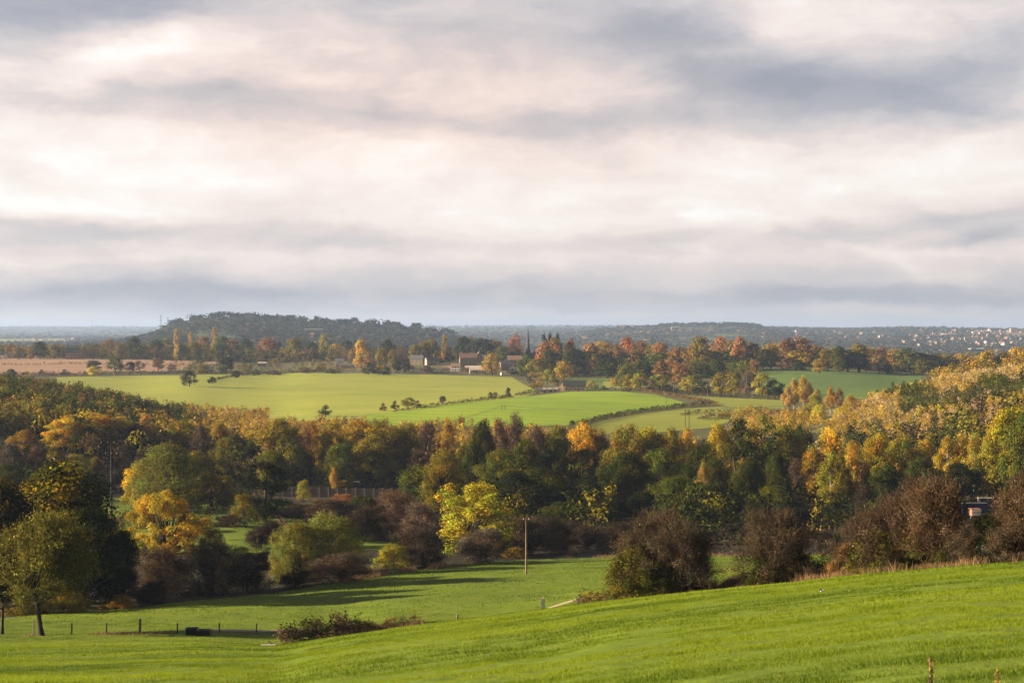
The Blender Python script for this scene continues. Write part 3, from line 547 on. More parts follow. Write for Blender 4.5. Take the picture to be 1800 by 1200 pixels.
# ------------------------------------------------------------------ trees and bushes near the pasture
T = tree
near_list = [
 # key, u, d, top row, width, colour, label
 ('nearthin', 72, 172.5, 897, 200, (.15, .15, .03), 'thin-leaved olive tree on a bare dark trunk beside the fence, lower left'),
 ('nearthin', 2, 174, 935, 120, 'dbrown', 'dark leaning trunk and crown cut off by the left edge of the photo'),
 ('neardark', 98, 243, 812, 225, 'dgreen', 'big dark sycamore with orange-tipped top behind the thin olive tree'),
 ('neardark', 5, 228, 838, 170, 'black', 'near-black leafy tree at the left edge below the power line'),
 ('neardark', 152, 218, 893, 165, 'black', 'dark rounded tree with rusty tips left of the golden maple'),
 ('neardark', 205, 222, 930, 90, 'black', 'dark small tree touching the left foot of the golden maple'),
 ('neargold', 292, 300, 861, 156, 'gold', 'golden-orange maple with dark spreading branches, left of centre'),
 ('sallow', 372, 302, 925, 62, 'copper', 'small rusty bush at the right foot of the golden maple'),
 ('barebush', 285, 236, 958, 120, 'brown', 'bare brown thicket in front of the golden maple'),
 ('barebush', 372, 240, 952, 150, 'mauve', 'large purplish-brown bare thicket right of the golden maple'),
 ('barebush', 432, 246, 968, 110, 'dbrown', 'dark bare thicket at the right end of the brown thickets by the pasture edge'),
 ('leafbush', 205, 216, 1044, 70, 'ochre', 'low yellow-leaved bush at the pasture edge under the dark trees'),
 ('leafbush', 110, 210, 1036, 110, 'olive', 'low olive bush behind the trunk of the thin olive tree'),
 ('leafbush', 20, 206, 1030, 90, 'olive', 'low olive undergrowth bush at the left edge behind the fence'),
 ('barebush', 262, 224, 1020, 80, 'dbrown', 'low dark bramble bush at the pasture edge below the brown thicket'),
 ('willow', 300, 410, 779, 148, 'sage', 'big rounded grey-green willow behind the golden maple'),
 ('oakturn', 240, 420, 812, 66, 'gold', 'orange and olive tree at the left foot of the big grey-green willow'),
 ('oak', 372, 415, 832, 104, 'olive', 'dark olive tree between the big willow and the dark evergreen'),
 ('pine', 464, 388, 810, 98, 'black', 'dark evergreen standing alone in front of the valley wood'),
 ('sallow', 429, 380, 866, 50, 'olive', 'small olive bush at the left foot of the dark evergreen'),
 ('barebush', 456, 332, 920, 64, 'dbrown', 'small bare hawthorn on the green meadow between thickets'),
 ('willow', 572, 272, 900, 165, 'sage', 'smooth dome of a green willow right of the bare thickets'),
 ('willow', 518, 266, 917, 110, 'sage', 'lower green willow shoulder at the left of the willow dome'),
 ('barebush', 600, 254, 968, 130, 'brown', 'brown bare bush in front of the willow dome'),
 ('barebush', 520, 246, 1000, 80, 'dbrown', 'low dark bare bush at the foot of the willow dome'),
 ('barebush', 640, 345, 885, 110, 'dbrown', 'dark bare bush behind and right of the willow dome'),
 ('barebush', 704, 350, 862, 100, 'brown', 'tall brown bare bush left of the bright yellow tree, behind'),
 ('barebush', 744, 330, 880, 110, 'mauve', 'purplish bare bush just left of the bright yellow tree'),
 ('leafbush', 692, 280, 953, 70, 'ygreen', 'small yellow-green bush at the pasture edge left of the yellow tree'),
 ('barebush', 744, 284, 928, 104, 'dbrown', 'dark brown rounded bush between two yellow trees at the pasture edge'),
 ('bigleaf', 836, 312, 846, 158, 'yellow', 'bright yellow large-leaved tree in the middle of the valley'),
 ('barebush', 846, 290, 925, 112, 'mauve', 'rounded purplish bare bush in front of the bright yellow tree'),
 ('barebush', 930, 318, 908, 120, 'brown', 'brown bare bush behind the single wooden pole'),
 ('leafbush', 905, 305, 962, 56, 'ochre', 'low yellowish bush left of the single wooden pole'),
 ('barebush', 975, 325, 905, 90, 'dbrown', 'dark brown bush right of the single wooden pole'),
 ('barebush', 1030, 330, 925, 80, 'dbrown', 'low dark thicket between the wooden pole and the big hawthorn'),
 ('barebush', 1090, 335, 915, 90, 'dbrown', 'dark thicket behind the left side of the big hawthorn'),
 ('hedgehaw', 1138, 148, 903, 165, 'thorn', 'big tangled bare hawthorn on the pasture brow'),
 ('hedgehaw', 1205, 146, 915, 150, 'thorn', 'right hand half of the big tangled hawthorn, lower and rounder'),
 ('leafbush', 1112, 146, 960, 118, (.125, .115, .022), 'yellow-leaved lower skirt bush at the left foot of the big hawthorn'),
 ('leafbush', 1150, 145, 985, 110, 'dgreen', 'dark leafy bramble bush in the middle foot of the big hawthorn'),
 ('leafbush', 1222, 149, 985, 100, 'dgreen', 'dark green bramble bush at the right foot of the big hawthorn'),
 ('hedgehaw', 1378, 138, 898, 150, 'thorn', 'rounded reddish-brown hawthorn alone in the dry grass strip'),
 ('leafbush', 1345, 139, 958, 66, 'dgreen', 'dark leafy bush under the rounded reddish-brown hawthorn, left side'),
 ('leafbush', 1402, 138, 965, 70, 'black', 'near-black leafy bush under the rounded reddish-brown hawthorn, right side'),
 ('hedgehaw', 1515, 133, 895, 120, 'thorn', 'low brown hawthorn at the left end of the right hand hedgerow'),
 ('hedgehaw', 1573, 131, 868, 170, 'thorn', 'brown hawthorn with yellow flecks in the right hand hedgerow'),
 ('hedgehaw', 1645, 128, 838, 165, 'thornr', 'tall reddish hawthorn in the middle of the right hand hedgerow'),
 ('hedgehaw', 1700, 125, 915, 110, 'thorn', 'low brown hawthorn filling the gap of the right hand hedgerow'),
 ('leafbush', 1692, 126, 935, 120, 'dgreen', 'dark green leafy bush in the gap of the right hand hedgerow'),
 ('leafbush', 1618, 129, 930, 120, 'green', 'green leafy bush at the foot of the tall reddish hawthorn'),
 ('leafbush', 1545, 131, 930, 120, 'green', 'green leafy bush at the foot of the yellow-flecked hawthorn'),
 ('leafbush', 1490, 133, 950, 70, 'copper', 'small rusty bush at the very left end of the right hand hedgerow'),
 ('leafbush', 1745, 124, 900, 110, 'black', 'near-black leafy bush near the right end of the hedgerow'),
 ('hedgehaw', 1800, 122, 826, 150, 'thornr', 'tall reddish hawthorn at the right edge of the photo'),
 ('leafbush', 1785, 121, 915, 110, 'thorn', 'dark brown leafy bush below the tall hawthorn at the right edge'),
]
for k, u, d, vt, w, c, l in near_list: T(k, u, d, vt, w, c, l)
# scenery of the slope left of the frame, whose trees throw the long bars of shade over the pasture
for i, (x, y, h) in enumerate([(-86, 243, 13), (-99, 226, 11), (-92, 262, 12), (-80, 209, 9), (-120, 190, 12), (-150, 236, 15), (-66, 219, 6)]):
    u = 900 + F * x / y; v = HZ - F * (float(Z(x, y)) + h) / y
    T('oak', u, y, v, F * h * .8 / y, 'olive', 'broadleaf tree on the slope beyond the left edge of the photo', 'trees beyond the left edge')

# ------------------------------------------------------------------ the valley wood
wood = [
 # front of the wood, left part
 ('twiggy', 20, 470, 775, 60, 'mauve'), ('twiggy', 62, 480, 782, 50, 'brown'), ('birch', 40, 520, 752, 60, 'ochre'), ('birch', 95, 500, 780, 40, 'olive'),
 ('sallow', 135, 490, 797, 66, 'ygreen'), ('oak', 168, 500, 803, 40, 'olive'), ('oak', 20, 440, 815, 70, 'dgreen'),
 ('oakturn', 150, 570, 724, 130, 'gold'), ('oakturn', 112, 560, 735, 76, 'gold'), ('oak', 205, 575, 730, 70, 'gold'), ('birch', 72, 580, 715, 44, 'gold'), ('birch', 20, 590, 705, 56, 'ochre'),
 ('twiggy', 232, 570, 740, 56, 'brown'), ('birch', 255, 575, 722, 52, 'peach'), ('twiggy', 222, 520, 780, 50, 'dbrown'), ('twiggy', 250, 505, 790, 44, 'dbrown'),
 ('oak', 312, 575, 735, 84, 'olive'), ('oak', 350, 520, 790, 60, 'olive'), ('twiggy', 355, 565, 742, 56, 'brown'), ('birch', 385, 590, 732, 44, 'ochre'), ('oak', 392, 545, 765, 60, 'olive'), ('oak', 420, 560, 758, 52, 'dgreen'),
 ('oak', 497, 545, 733, 92, 'olive'), ('oakturn', 480, 505, 790, 66, 'green'), ('oak', 450, 550, 760, 50, 'dgreen'), ('oakturn', 527, 540, 790, 60, 'dgreen'), ('birch', 548, 590, 730, 46, 'orange'), ('twiggy', 536, 560, 745, 44, 'copper'),
 ('oakturn', 590, 552, 738, 84, 'olive'), ('oak', 628, 560, 735, 90, 'ochre'), ('oakturn', 672, 555, 735, 100, 'olive'), ('oak', 712, 560, 742, 74, 'olive'), ('oak', 655, 540, 765, 90, 'olive'), ('oak', 600, 535, 775, 70, 'green'), ('birch', 587, 512, 818, 18, 'ochre'),
 ('twiggy', 750, 580, 735, 64, 'brown'), ('twiggy', 735, 530, 790, 50, 'dbrown'), ('birch', 785, 590, 728, 44, 'ochre'),
 # centre
 ('oak', 745, 445, 815, 92, 'green'), ('willow', 782, 440, 790, 100, 'olive'), ('oak', 830, 460, 772, 74, 'dgreen'), ('oak', 848, 500, 735, 60, 'dgreen'), ('twiggy', 880, 560, 730, 50, 'brown'), ('twiggy', 905, 575, 722, 56, 'brown'), ('oak', 872, 450, 785, 90, 'green'),
 ('oakturn', 918, 480, 770, 84, 'dgreen'), ('oak', 900, 430, 825, 90, 'black'), ('twiggy', 945, 555, 742, 60, 'brown'), ('oak', 965, 500, 765, 80, 'dgreen'), ('oak', 955, 430, 820, 96, 'dgreen'), ('oak', 985, 560, 742, 60, 'olive'),
 ('oakturn', 1030, 570, 742, 76, 'ochre'), ('twiggy', 1058, 560, 750, 50, 'copper'), ('oak', 1016, 430, 842, 116, 'green'), ('oak', 1022, 500, 785, 84, 'green'), ('oak', 1070, 450, 810, 84, 'dgreen'), ('oak', 1098, 520, 745, 90, 'olive'), ('oakturn', 1140, 525, 748, 90, 'olive'),
 ('oak', 1110, 460, 790, 96, 'dgreen'), ('oak', 1160, 470, 785, 90, 'green'), ('birch', 1207, 520, 745, 56, 'gold'), ('oak', 1185, 540, 750, 60, 'olive'), ('willow', 1186, 425, 836, 118, 'green'), ('willow', 1232, 420, 850, 86, 'green'), ('birch', 1235, 428, 806, 32, (.30, .20, .04)), ('oak', 1230, 490, 775, 76, 'dgreen'),
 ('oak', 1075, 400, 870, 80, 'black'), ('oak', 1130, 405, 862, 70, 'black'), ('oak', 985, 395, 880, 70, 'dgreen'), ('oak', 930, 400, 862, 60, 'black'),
 # right of centre
 ('pine', 1300, 500, 732, 70, 'dgreen'), ('pine', 1340, 505, 727, 84, 'green'), ('oakturn', 1268, 510, 742, 70, 'olive'), ('oak', 1385, 510, 742, 76, 'olive'), ('birch', 1322, 530, 738, 50, 'ochre'), ('oak', 1260, 450, 800, 70, 'dgreen'), ('willow', 1315, 430, 806, 80, 'dgreen'), ('willow', 1368, 440, 793, 66, 'dgreen'), ('oak', 1352, 410, 850, 86, 'green'),
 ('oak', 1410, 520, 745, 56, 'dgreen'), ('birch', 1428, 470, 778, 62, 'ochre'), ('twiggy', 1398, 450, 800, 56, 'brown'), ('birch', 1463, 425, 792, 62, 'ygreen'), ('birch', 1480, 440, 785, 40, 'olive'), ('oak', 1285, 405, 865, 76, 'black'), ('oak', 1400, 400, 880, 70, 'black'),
 ('oakturn', 1460, 500, 750, 56, 'ochre'), ('oak', 1500, 470, 775, 60, 'ochre'), ('oakturn', 1540, 480, 760, 76, 'olive'), ('oak', 1585, 475, 765, 70, 'olive'), ('birch', 1515, 440, 800, 50, 'copper'), ('oak', 1560, 430, 815, 80, 'dgreen'), ('oak', 1620, 440, 800, 80, 'dgreen'),
 ('oak', 1630, 480, 770, 66, 'ochre'), ('birch', 1665, 470, 762, 50, 'gold'), ('twiggy', 1690, 470, 760, 50, 'ochre'), ('birch', 1712, 465, 758, 46, 'gold'), ('oakturn', 1775, 440, 712, 110, 'olive'), ('oak', 1800, 430, 725, 90, 'green'), ('birch', 1740, 460, 755, 46, 'gold'), ('oak', 1680, 452, 810, 80, 'black'), ('oak', 1740, 455, 800, 80, 'dgreen'), ('twiggy', 1600, 415, 835, 70, 'dbrown'), ('twiggy', 1520, 405, 850, 60, 'dbrown'), ('oak', 1470, 395, 880, 70, 'black'),
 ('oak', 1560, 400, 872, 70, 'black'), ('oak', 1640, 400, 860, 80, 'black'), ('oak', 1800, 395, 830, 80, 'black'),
]
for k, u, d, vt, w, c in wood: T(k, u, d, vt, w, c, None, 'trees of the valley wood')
lowb = [('barebush', 525, 400, 885, 110, 'dbrown'), ('barebush', 590, 395, 875, 110, 'brown'), ('sallow', 640, 400, 868, 90, 'dgreen'), ('barebush', 560, 345, 925, 90, 'dbrown'), ('barebush', 690, 395, 858, 80, 'brown'), ('sallow', 600, 330, 915, 90, 'dgreen'), ('barebush', 470, 400, 895, 80, 'dbrown'), ('sallow', 573, 440, 878, 70, 'dgreen'), ('barebush', 610, 455, 868, 64, 'rust'), ('barebush', 650, 430, 880, 74, 'dbrown'), ('sallow', 700, 420, 868, 50, 'olive'), ('barebush', 560, 380, 915, 70, 'dbrown'), ('sallow', 533, 470, 842, 34, 'ygreen'),
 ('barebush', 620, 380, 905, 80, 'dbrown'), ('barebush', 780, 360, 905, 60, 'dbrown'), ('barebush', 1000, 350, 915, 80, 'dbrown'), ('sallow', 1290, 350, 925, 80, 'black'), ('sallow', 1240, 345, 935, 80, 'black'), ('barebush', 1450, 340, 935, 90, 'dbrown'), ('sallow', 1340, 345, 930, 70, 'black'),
 ('barebush', 1500, 345, 925, 80, 'dbrown'), ('barebush', 500, 440, 880, 60, 'dbrown'), ('sallow', 395, 420, 880, 60, 'dgreen'), ('barebush', 400, 372, 905, 70, 'dbrown'), ('sallow', 345, 360, 915, 70, 'dgreen'), ('barebush', 480, 345, 912, 60, 'dbrown'), ('sallow', 420, 312, 960, 60, 'dgreen'), ('barebush', 466, 300, 970, 60, 'brown'), ('barebush', 340, 440, 880, 70, 'dbrown'), ('sallow', 250, 462, 868, 70, 'dgreen'), ('sallow', 170, 464, 866, 60, 'dgreen'), ('barebush', 1150, 345, 925, 90, 'dbrown'), ('barebush', 210, 480, 838, 50, 'dbrown')]
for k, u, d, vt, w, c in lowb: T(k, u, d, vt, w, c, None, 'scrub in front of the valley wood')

# ------------------------------------------------------------------ hedgerow and village trees, far
def B(k, u, vt, w, vb, c, d0=1000, d1=2000): return (k, u, dist(u, vb, d0, d1), vt, w, c)
lineL = [('farbare', 17, 606, 16, 'copper'), ('farbare', 33, 608, 20, 'brown'), ('faroak', 54, 611, 16, 'rust'), ('faroak', 70, 599, 34, 'dgreen'), ('faroak', 95, 606, 30, 'olive'), ('farbare', 165, 606, 22, 'brown'), ('farbare', 196, 592, 36, 'copper'), ('farbare', 214, 604, 26, 'brown'), ('faroak', 238, 592, 32, 'dgreen'),
 ('faroak', 258, 606, 24, 'olive'), ('faroak', 277, 595, 32, 'dgreen'), ('farpop', 293, 592, 17, 'ygreen'), ('farpop', 310, 577, 12, 'peach'), ('farpop', 334, 582, 10, 'gold'), ('faroak', 318, 602, 36, 'green'), ('faroak', 342, 600, 34, 'olive'), ('faroak', 360, 590, 34, 'copper'), ('farpop', 376, 574, 10, 'peach'),
 ('faroak', 392, 589, 38, 'green'), ('faroak', 410, 594, 32, 'copper'), ('faroak', 430, 594, 40, 'dgreen'), ('faroak', 440, 609, 28, 'gold'), ('faroak', 470, 594, 46, 'rust'), ('faroak', 490, 600, 34, 'dgreen'), ('faroak', 517, 593, 40, 'olive'), ('faroak', 545, 598, 36, 'dgreen'), ('faroak', 570, 588, 26, 'ygreen'), ('faroak', 590, 602, 28, 'gold'), ('faroak', 610, 597, 30, 'dgreen'),
 ('farbare', 145, 611, 22, 'brown'), ('farbare', 180, 611, 20, 'copper'), ('farbare', 118, 612, 16, 'rust')]
for k, u, vt, w, c in lineL: T(k, u, dist(u, 629 + (u > 300) * 3 + rnd.uniform(-1, 3), 1500, 2100), vt, w, c, None, 'trees along the far side of the stubble fields')
midL = [('faroak', 165, 632, 32, 652, 'dgreen'), ('faroak', 165, 643, 27, 663, 'yellow'), ('faroak', 203, 626, 36, 655, 'green'), ('faroak', 228, 635, 22, 655, 'dgreen'), ('farbare', 245, 632, 22, 652, 'brown'), ('faroak', 278, 627, 27, 650, 'copper'), ('farbare', 301, 639, 20, 652, 'brown'), ('farbush', 350, 630, 50, 655, 'sage'), ('farbush', 352, 641, 26, 658, 'olive'),
 ('faroak', 397, 624, 36, 655, 'dgreen'), ('faroak', 333, 651, 30, 678, 'dgreen'), ('farbush', 373, 661, 16, 674, 'black'), ('faroak', 414, 650, 17, 666, 'dgreen'), ('farbush', 450, 648, 16, 661, 'dgreen'), ('farbush', 73, 649, 16, 660, 'brown'), ('farbush', 95, 654, 14, 661, 'brown'), ('farbush', 113, 649, 20, 661, 'brown'), ('faroak', 18, 648, 22, 664, 'dgreen'), ('farbare', 430, 638, 34, 652, 'olive'),
 ('farbush', 480, 650, 30, 660, 'brown'), ('farbush', 530, 636, 18, 652, 'ygreen'), ('farbush', 562, 636, 22, 652, 'olive'), ('farbush', 488, 628, 16, 640, 'sage'), ('farbush', 540, 647, 30, 656, 'brown'), ('farbush', 585, 649, 30, 657, 'dgreen')]
for k, u, vt, w, vb, c in midL: T(*B(k, u, vt, w, vb, c), None, 'trees dotted between the stubble and the olive field')
vill = [('faroak', 636, 597, 36, 648, 'gold'), ('faroak', 680, 597, 32, 648, 'dgreen'), ('faroak', 672, 612, 26, 656, 'olive'), ('faroak', 690, 614, 18, 650, 'olive'), ('farbare', 707, 606, 26, 650, 'brown'), ('faroak', 630, 613, 12, 634, 'olive'), ('faroak', 617, 618, 12, 634, 'peach'), ('farbush', 648, 637, 28, 659, 'dgreen'), ('farbush', 681, 644, 20, 660, 'black'), ('farbush', 665, 645, 16, 659, 'brown'),
 ('farbare', 710, 627, 30, 652, 'dbrown'), ('faroak', 697, 627, 20, 654, 'dgreen'), ('farbush', 742, 626, 52, 648, 'black'), ('farbush', 772, 628, 22, 648, 'dgreen'), ('farbare', 718, 638, 24, 652, 'brown'), ('faroak', 745, 600, 28, 645, 'olive'), ('faroak', 760, 593, 30, 645, 'olive'), ('faroak', 730, 604, 26, 645, 'olive'), ('farpop', 781, 586, 12, 644, 'gold'), ('faroak', 785, 606, 26, 644, 'copper'), ('farbush', 772, 617, 18, 640, 'peach'), ('farbare', 790, 620, 24, 646, 'dbrown'),
 ('faroak', 815, 589, 38, 640, 'dgreen'), ('faroak', 850, 592, 52, 645, 'dgreen'), ('farbare', 828, 590, 16, 640, 'rust'), ('faroak', 865, 619, 38, 658, 'ochre'), ('faroak', 884, 606, 28, 648, 'green'), ('farbare', 873, 593, 30, 645, 'copper'), ('farbare', 900, 600, 26, 648, 'brown'), ('farbare', 906, 585, 34, 645, 'rust'), ('faroak', 908, 611, 24, 648, 'olive'), ('farbush', 916, 642, 26, 657, 'black'), ('farbush', 898, 648, 24, 657, 'black'), ('farbush', 750, 642, 30, 653, 'brown'),
 ('faroak', 925, 620, 34, 662, 'green'), ('faroak', 945, 630, 44, 666, 'olive'), ('faroak', 957, 600, 36, 655, 'rust'), ('faroak', 972, 590, 44, 655, 'rust'), ('faroak', 976, 593, 36, 652, 'green'), ('farpine', 957, 586, 16, 650, 'black'), ('farpine', 967, 585, 16, 650, 'black'), ('farpine', 980, 585, 14, 650, 'black'), ('faroak', 992, 633, 40, 670, 'ochre'), ('faroak', 962, 648, 26, 674, 'ygreen'), ('faroak', 974, 655, 22, 676, 'olive'), ('faroak', 1004, 597, 30, 655, 'rust'),
 ('faroak', 968, 612, 46, 660, 'dgreen'), ('faroak', 1008, 610, 50, 658, 'dgreen')]
vill += [('farbush', 938, 668, 18, 683, 'olive'), ('farbush', 950, 662, 20, 681, 'ochre'), ('farbush', 930, 660, 16, 672, 'brown')]
for k, u, vt, w, vb, c in vill:
    q = B(k, u, vt, w, vb, c, 1180, 1890); back = 150 if vb < 651 and 640 < u < 915 else 0
    T(q[0], q[1], q[2] + back, *q[3:], None, 'trees among the village houses')
ridge = [(1040, 600, 32, 'rust'), (1060, 597, 40, 'rust'), (1082, 602, 30, 'copper'), (1100, 593, 36, 'rust'), (1125, 596, 32, 'rust'), (1145, 606, 26, 'copper'), (1160, 599, 30, 'rust'), (1035, 615, 50, 'dgreen'), (1080, 616, 50, 'dgreen'), (1120, 616, 50, 'dgreen'), (1160, 618, 50, 'green'), (1190, 610, 44, 'copper'), (1215, 606, 32, 'copper'),
 (1233, 590, 36, 'rust'), (1265, 590, 30, 'rust'), (1285, 593, 22, 'copper'), (1300, 592, 26, 'rust'), (1250, 614, 50, 'green'), (1290, 612, 54, 'dgreen'), (1325, 602, 34, 'copper'), (1355, 600, 28, 'ochre'), (1340, 612, 50, 'dgreen'), (1385, 596, 38, 'copper'), (1410, 592, 40, 'rust'), (1432, 604, 34, 'copper'), (1400, 614, 56, 'copper'), (1455, 612, 30, 'olive'), (1475, 606, 24, 'dgreen'), (1490, 612, 34, 'dgreen'),
 (1508, 604, 36, 'olive'), (1530, 610, 36, 'ochre'), (1552, 612, 40, 'rust'), (1575, 612, 30, 'ochre'), (1597, 609, 44, 'green'), (1615, 618, 40, 'dgreen'), (1645, 622, 44, 'olive'), (1670, 622, 36, 'olive'), (1690, 620, 30, 'ochre'), (1712, 628, 40, 'brown'), (1738, 616, 34, 'gold'), (1765, 618, 30, 'olive'), (1788, 609, 40, 'gold'), (1510, 618, 50, 'dgreen'), (1590, 628, 40, 'ochre'), (1555, 634, 30, 'copper'), (1750, 626, 40, 'copper'), (1800, 622, 40, 'ochre')]
for i, (u, vt, w, c) in enumerate(ridge):
    if i % 4 == 1 and c in ('rust', 'copper'): c = 'ochre' if i % 8 == 1 else 'olive'
    vb = 655 if u > 1250 else 660
    w *= 1.35; T('faroak', u, dist(u, vb - 4, 1420, 1950) + rnd.uniform(0, 60) if u < 1700 else 1250 + i, vt, w, c, None, 'trees of the long ridge wood behind the green fields')
lowR = [('faroak', 1068, 625, 48, 664, 'dgreen'), ('faroak', 1103, 640, 34, 672, 'green'), ('faroak', 1130, 630, 44, 672, 'dgreen'), ('faroak', 1160, 634, 40, 672, 'copper'), ('faroak', 1180, 628, 44, 670, 'rust'), ('faroak', 1200, 640, 40, 676, 'copper'), ('faroak', 1232, 636, 44, 674, 'dgreen'), ('faroak', 1260, 630, 40, 670, 'dgreen'), ('faroak', 1195, 655, 36, 684, 'copper'), ('farbush', 1040, 668, 28, 684, 'peach'),
 ('faroak', 1079, 662, 16, 682, 'orange'), ('faroak', 1092, 654, 26, 684, 'sage'), ('faroak', 1105, 656, 24, 685, 'olive'), ('faroak', 1125, 655, 36, 686, 'ygreen'), ('faroak', 1160, 656, 42, 687, 'ygreen'), ('farbush', 1150, 674, 40, 688, 'brown'), ('farbush', 1175, 676, 40, 690, 'dbrown'), ('faroak', 1212, 658, 40, 692, 'ygreen'), ('farbush', 1235, 668, 40, 694, 'dgreen'), ('farbush', 1061, 677, 12, 686, 'dgreen'),
 ('faroak', 1268, 655, 40, 696, 'olive'), ('faroak', 1292, 653, 46, 697, 'olive'), ('faroak', 1318, 652, 36, 698, 'mauve'), ('faroak', 1340, 656, 38, 699, 'ygreen'), ('faroak', 1362, 664, 36, 701, 'black'), ('faroak', 1441, 628, 30, 657, 'ochre'), ('faroak', 1475, 626, 28, 655, 'green'), ('faroak', 1385, 628, 40, 650, 'brown'), ('faroak', 1405, 634, 30, 651, 'dgreen'), ('faroak', 1560, 638, 24, 656, 'dgreen'), ('faroak', 1545, 622, 40, 655, 'copper'), ('faroak', 1620, 630, 40, 658, 'green')]
for k, u, vt, w, vb, c in lowR: T(*B(k, u, vt, w, vb, c), None, 'trees round the green fields below the ridge wood')
hedget = [('faroak', 717, 697, 28, 716, 'olive'), ('farbush', 694, 704, 16, 719, 'dgreen'), ('farbush', 733, 703, 16, 717, 'brown'), ('faroak', 778, 695, 14, 709, 'dbrown'), ('faroak', 862, 689, 10, 700, 'dbrown'), ('faroak', 870, 688, 11, 699, 'copper'), ('faroak', 893, 681, 13, 697, 'dbrown'), ('faroak', 1006, 738, 12, 748, 'dgreen'), ('farbush', 572, 712, 28, 732, 'dgreen'), ('farbush', 673, 708, 16, 722, 'brown')]
for k, u, vt, w, vb, c in hedget: T(*B(k, u, vt, w, vb, c, 760, 1500), None, 'shrubs in the hedge between the olive and the bright green field')
front = [('birch', 1395, 662, 30, 722, 'peach'), ('birch', 1412, 657, 26, 715, 'gold'), ('birch', 1385, 676, 26, 724, 'peach'), ('birch', 1435, 680, 26, 728, 'peach'), ('birch', 1460, 676, 24, 728, 'ochre'), ('birch', 1475, 680, 22, 728, 'copper'), ('sallow', 1433, 692, 36, 732, 'ygreen'), ('sallow', 1440, 708, 38, 748, 'yellow'), ('sallow', 1415, 712, 32, 742, 'ygreen'), ('sallow', 1478, 712, 34, 745, 'yellow'), ('birch', 1495, 690, 28, 735, 'gold'), ('birch', 1420, 668, 26, 722, 'copper')]
for k, u, vt, w, vb, c in front: T(*B(k, u, vt, w, vb, c, 660, 1000), None, 'golden trees at the foot of the right hand hillside')

# ------------------------------------------------------------------ woodland that reads as one mass
TPL = {}
def template(key, seed, **kw):
    rng = np.random.RandomState(seed); n = kw['n']; env = kw.get('env', 'dome'); R = kw.get('R', .4); z0 = kw.get('z0', .1)
    nc = kw.get('nc', 9); t = rng.rand(nc) ** .8; a = rng.rand(nc) * 6.28; r = env_r(env, t) * R * np.sqrt(rng.rand(nc)) * .8
    C = np.stack([r * np.cos(a), r * np.sin(a), z0 + (1 - z0) * t * .9], -1); idx = rng.randint(0, nc, n)
    d = rng.normal(size=(n, 3)); d /= np.linalg.norm(d, axis=1)[:, None]; cr = kw.get('cr', .16) * (.7 + .6 * rng.rand(nc))
    P = C[idx] + d * (cr[idx] * (.4 + .7 * rng.rand(n)))[:, None]; P[:, 2] = np.clip(P[:, 2], .02, 1.03)
    Nn = d + rng.normal(size=(n, 3)) * .5 + np.array([0, 0, .3]); V, Q = leaf_quads(P, Nn, kw.get('s', .05) * (.6 + .8 * rng.rand(n)), rng)
    b = (1 + .18 * rng.normal(size=nc))[idx] * (1 + .2 * rng.normal(size=n)); col = np.repeat(np.clip(np.stack([b, b, b], -1), .2, 2.5), 4, axis=0)
    if kw.get('stem'):
        mb = MB(); mb.tube([[0, 0, -.05], [0, 0, .85]], [.012, .004], 4, cap=False); sv = mb.V[0]; sq = mb.Q[0] + len(V)
        V = np.vstack([V, sv]); Q = np.vstack([Q, sq]); col = np.vstack([col, np.full((len(sv), 3), .5)])
    TPL[key] = (V, Q, col)
for i in range(4): template('sap%d' % i, 300 + i, n=210, env='birch', R=.24, z0=.05, nc=16, cr=.12, s=.028, stem=True)
for i in range(3): template('con%d' % i, 310 + i, n=190, env='cone', R=.28, z0=.03, nc=16, cr=.11, s=.03)
for i in range(4): template('dom%d' % i, 320 + i, n=150, env='dome', R=.5, z0=.1, nc=14, cr=.17, s=.045)
for i in range(3): template('dot%d' % i, 330 + i, n=44, env='dome', R=.5, z0=.0, nc=6, cr=.22, s=.12)
for i in range(3): template('ug%d' % i, 340 + i, n=150, env='bush', R=.6, z0=.0, nc=12, cr=.2, s=.05)
def mass(name, items, label, cat, group=None):
    """items: (x, y, height, width, template, colour) all in one mesh"""
    rng = np.random.RandomState(len(items)); VV = []; QQ = []; CC = []; n = 0
    by = {}
    for it in items: by.setdefault(it[4], []).append(it)
    for k, its in by.items():
        V, Q, c = TPL[k]; A = np.array([[i[0], i[1], i[2], i[3]] for i in its]); colr = np.array([i[5] for i in its]); m = len(its)
        z = Z(A[:, 0], A[:, 1]); th = rng.rand(m) * 6.28; cs, sn = np.cos(th)[:, None], np.sin(th)[:, None]
        s = A[:, 3][:, None] ; X = (V[None, :, 0] * cs - V[None, :, 1] * sn) * s + A[:, 0][:, None]; Y = (V[None, :, 0] * sn + V[None, :, 1] * cs) * s + A[:, 1][:, None]
        Zz = V[None, :, 2] * A[:, 2][:, None] + z[:, None]
        VV.append(np.stack([X, Y, Zz], -1).reshape(-1, 3)); QQ.append((Q[None] + (np.arange(m) * len(V))[:, None, None]).reshape(-1, 4) + n)
        CC.append((c[None] * colr[:, None, :]).reshape(-1, 3)); n += m * len(V)
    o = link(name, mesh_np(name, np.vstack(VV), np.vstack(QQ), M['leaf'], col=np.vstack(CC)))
    return tag(o, label, cat, group, 'stuff')
def pick(opts):
    s = sum(w for _, w in opts); r = rnd.random() * s
    for c, w in opts:
        r -= w
        if r <= 0: break
    p = PAL[c]; k = rnd.uniform(.75, 1.3); return tuple(x * k * rnd.uniform(.92, 1.08) for x in p)
YARD = lambda u, d: (470 < u < 735 and 428 < d < 560) or (1655 < u < 1765 and 360 < d < 448)
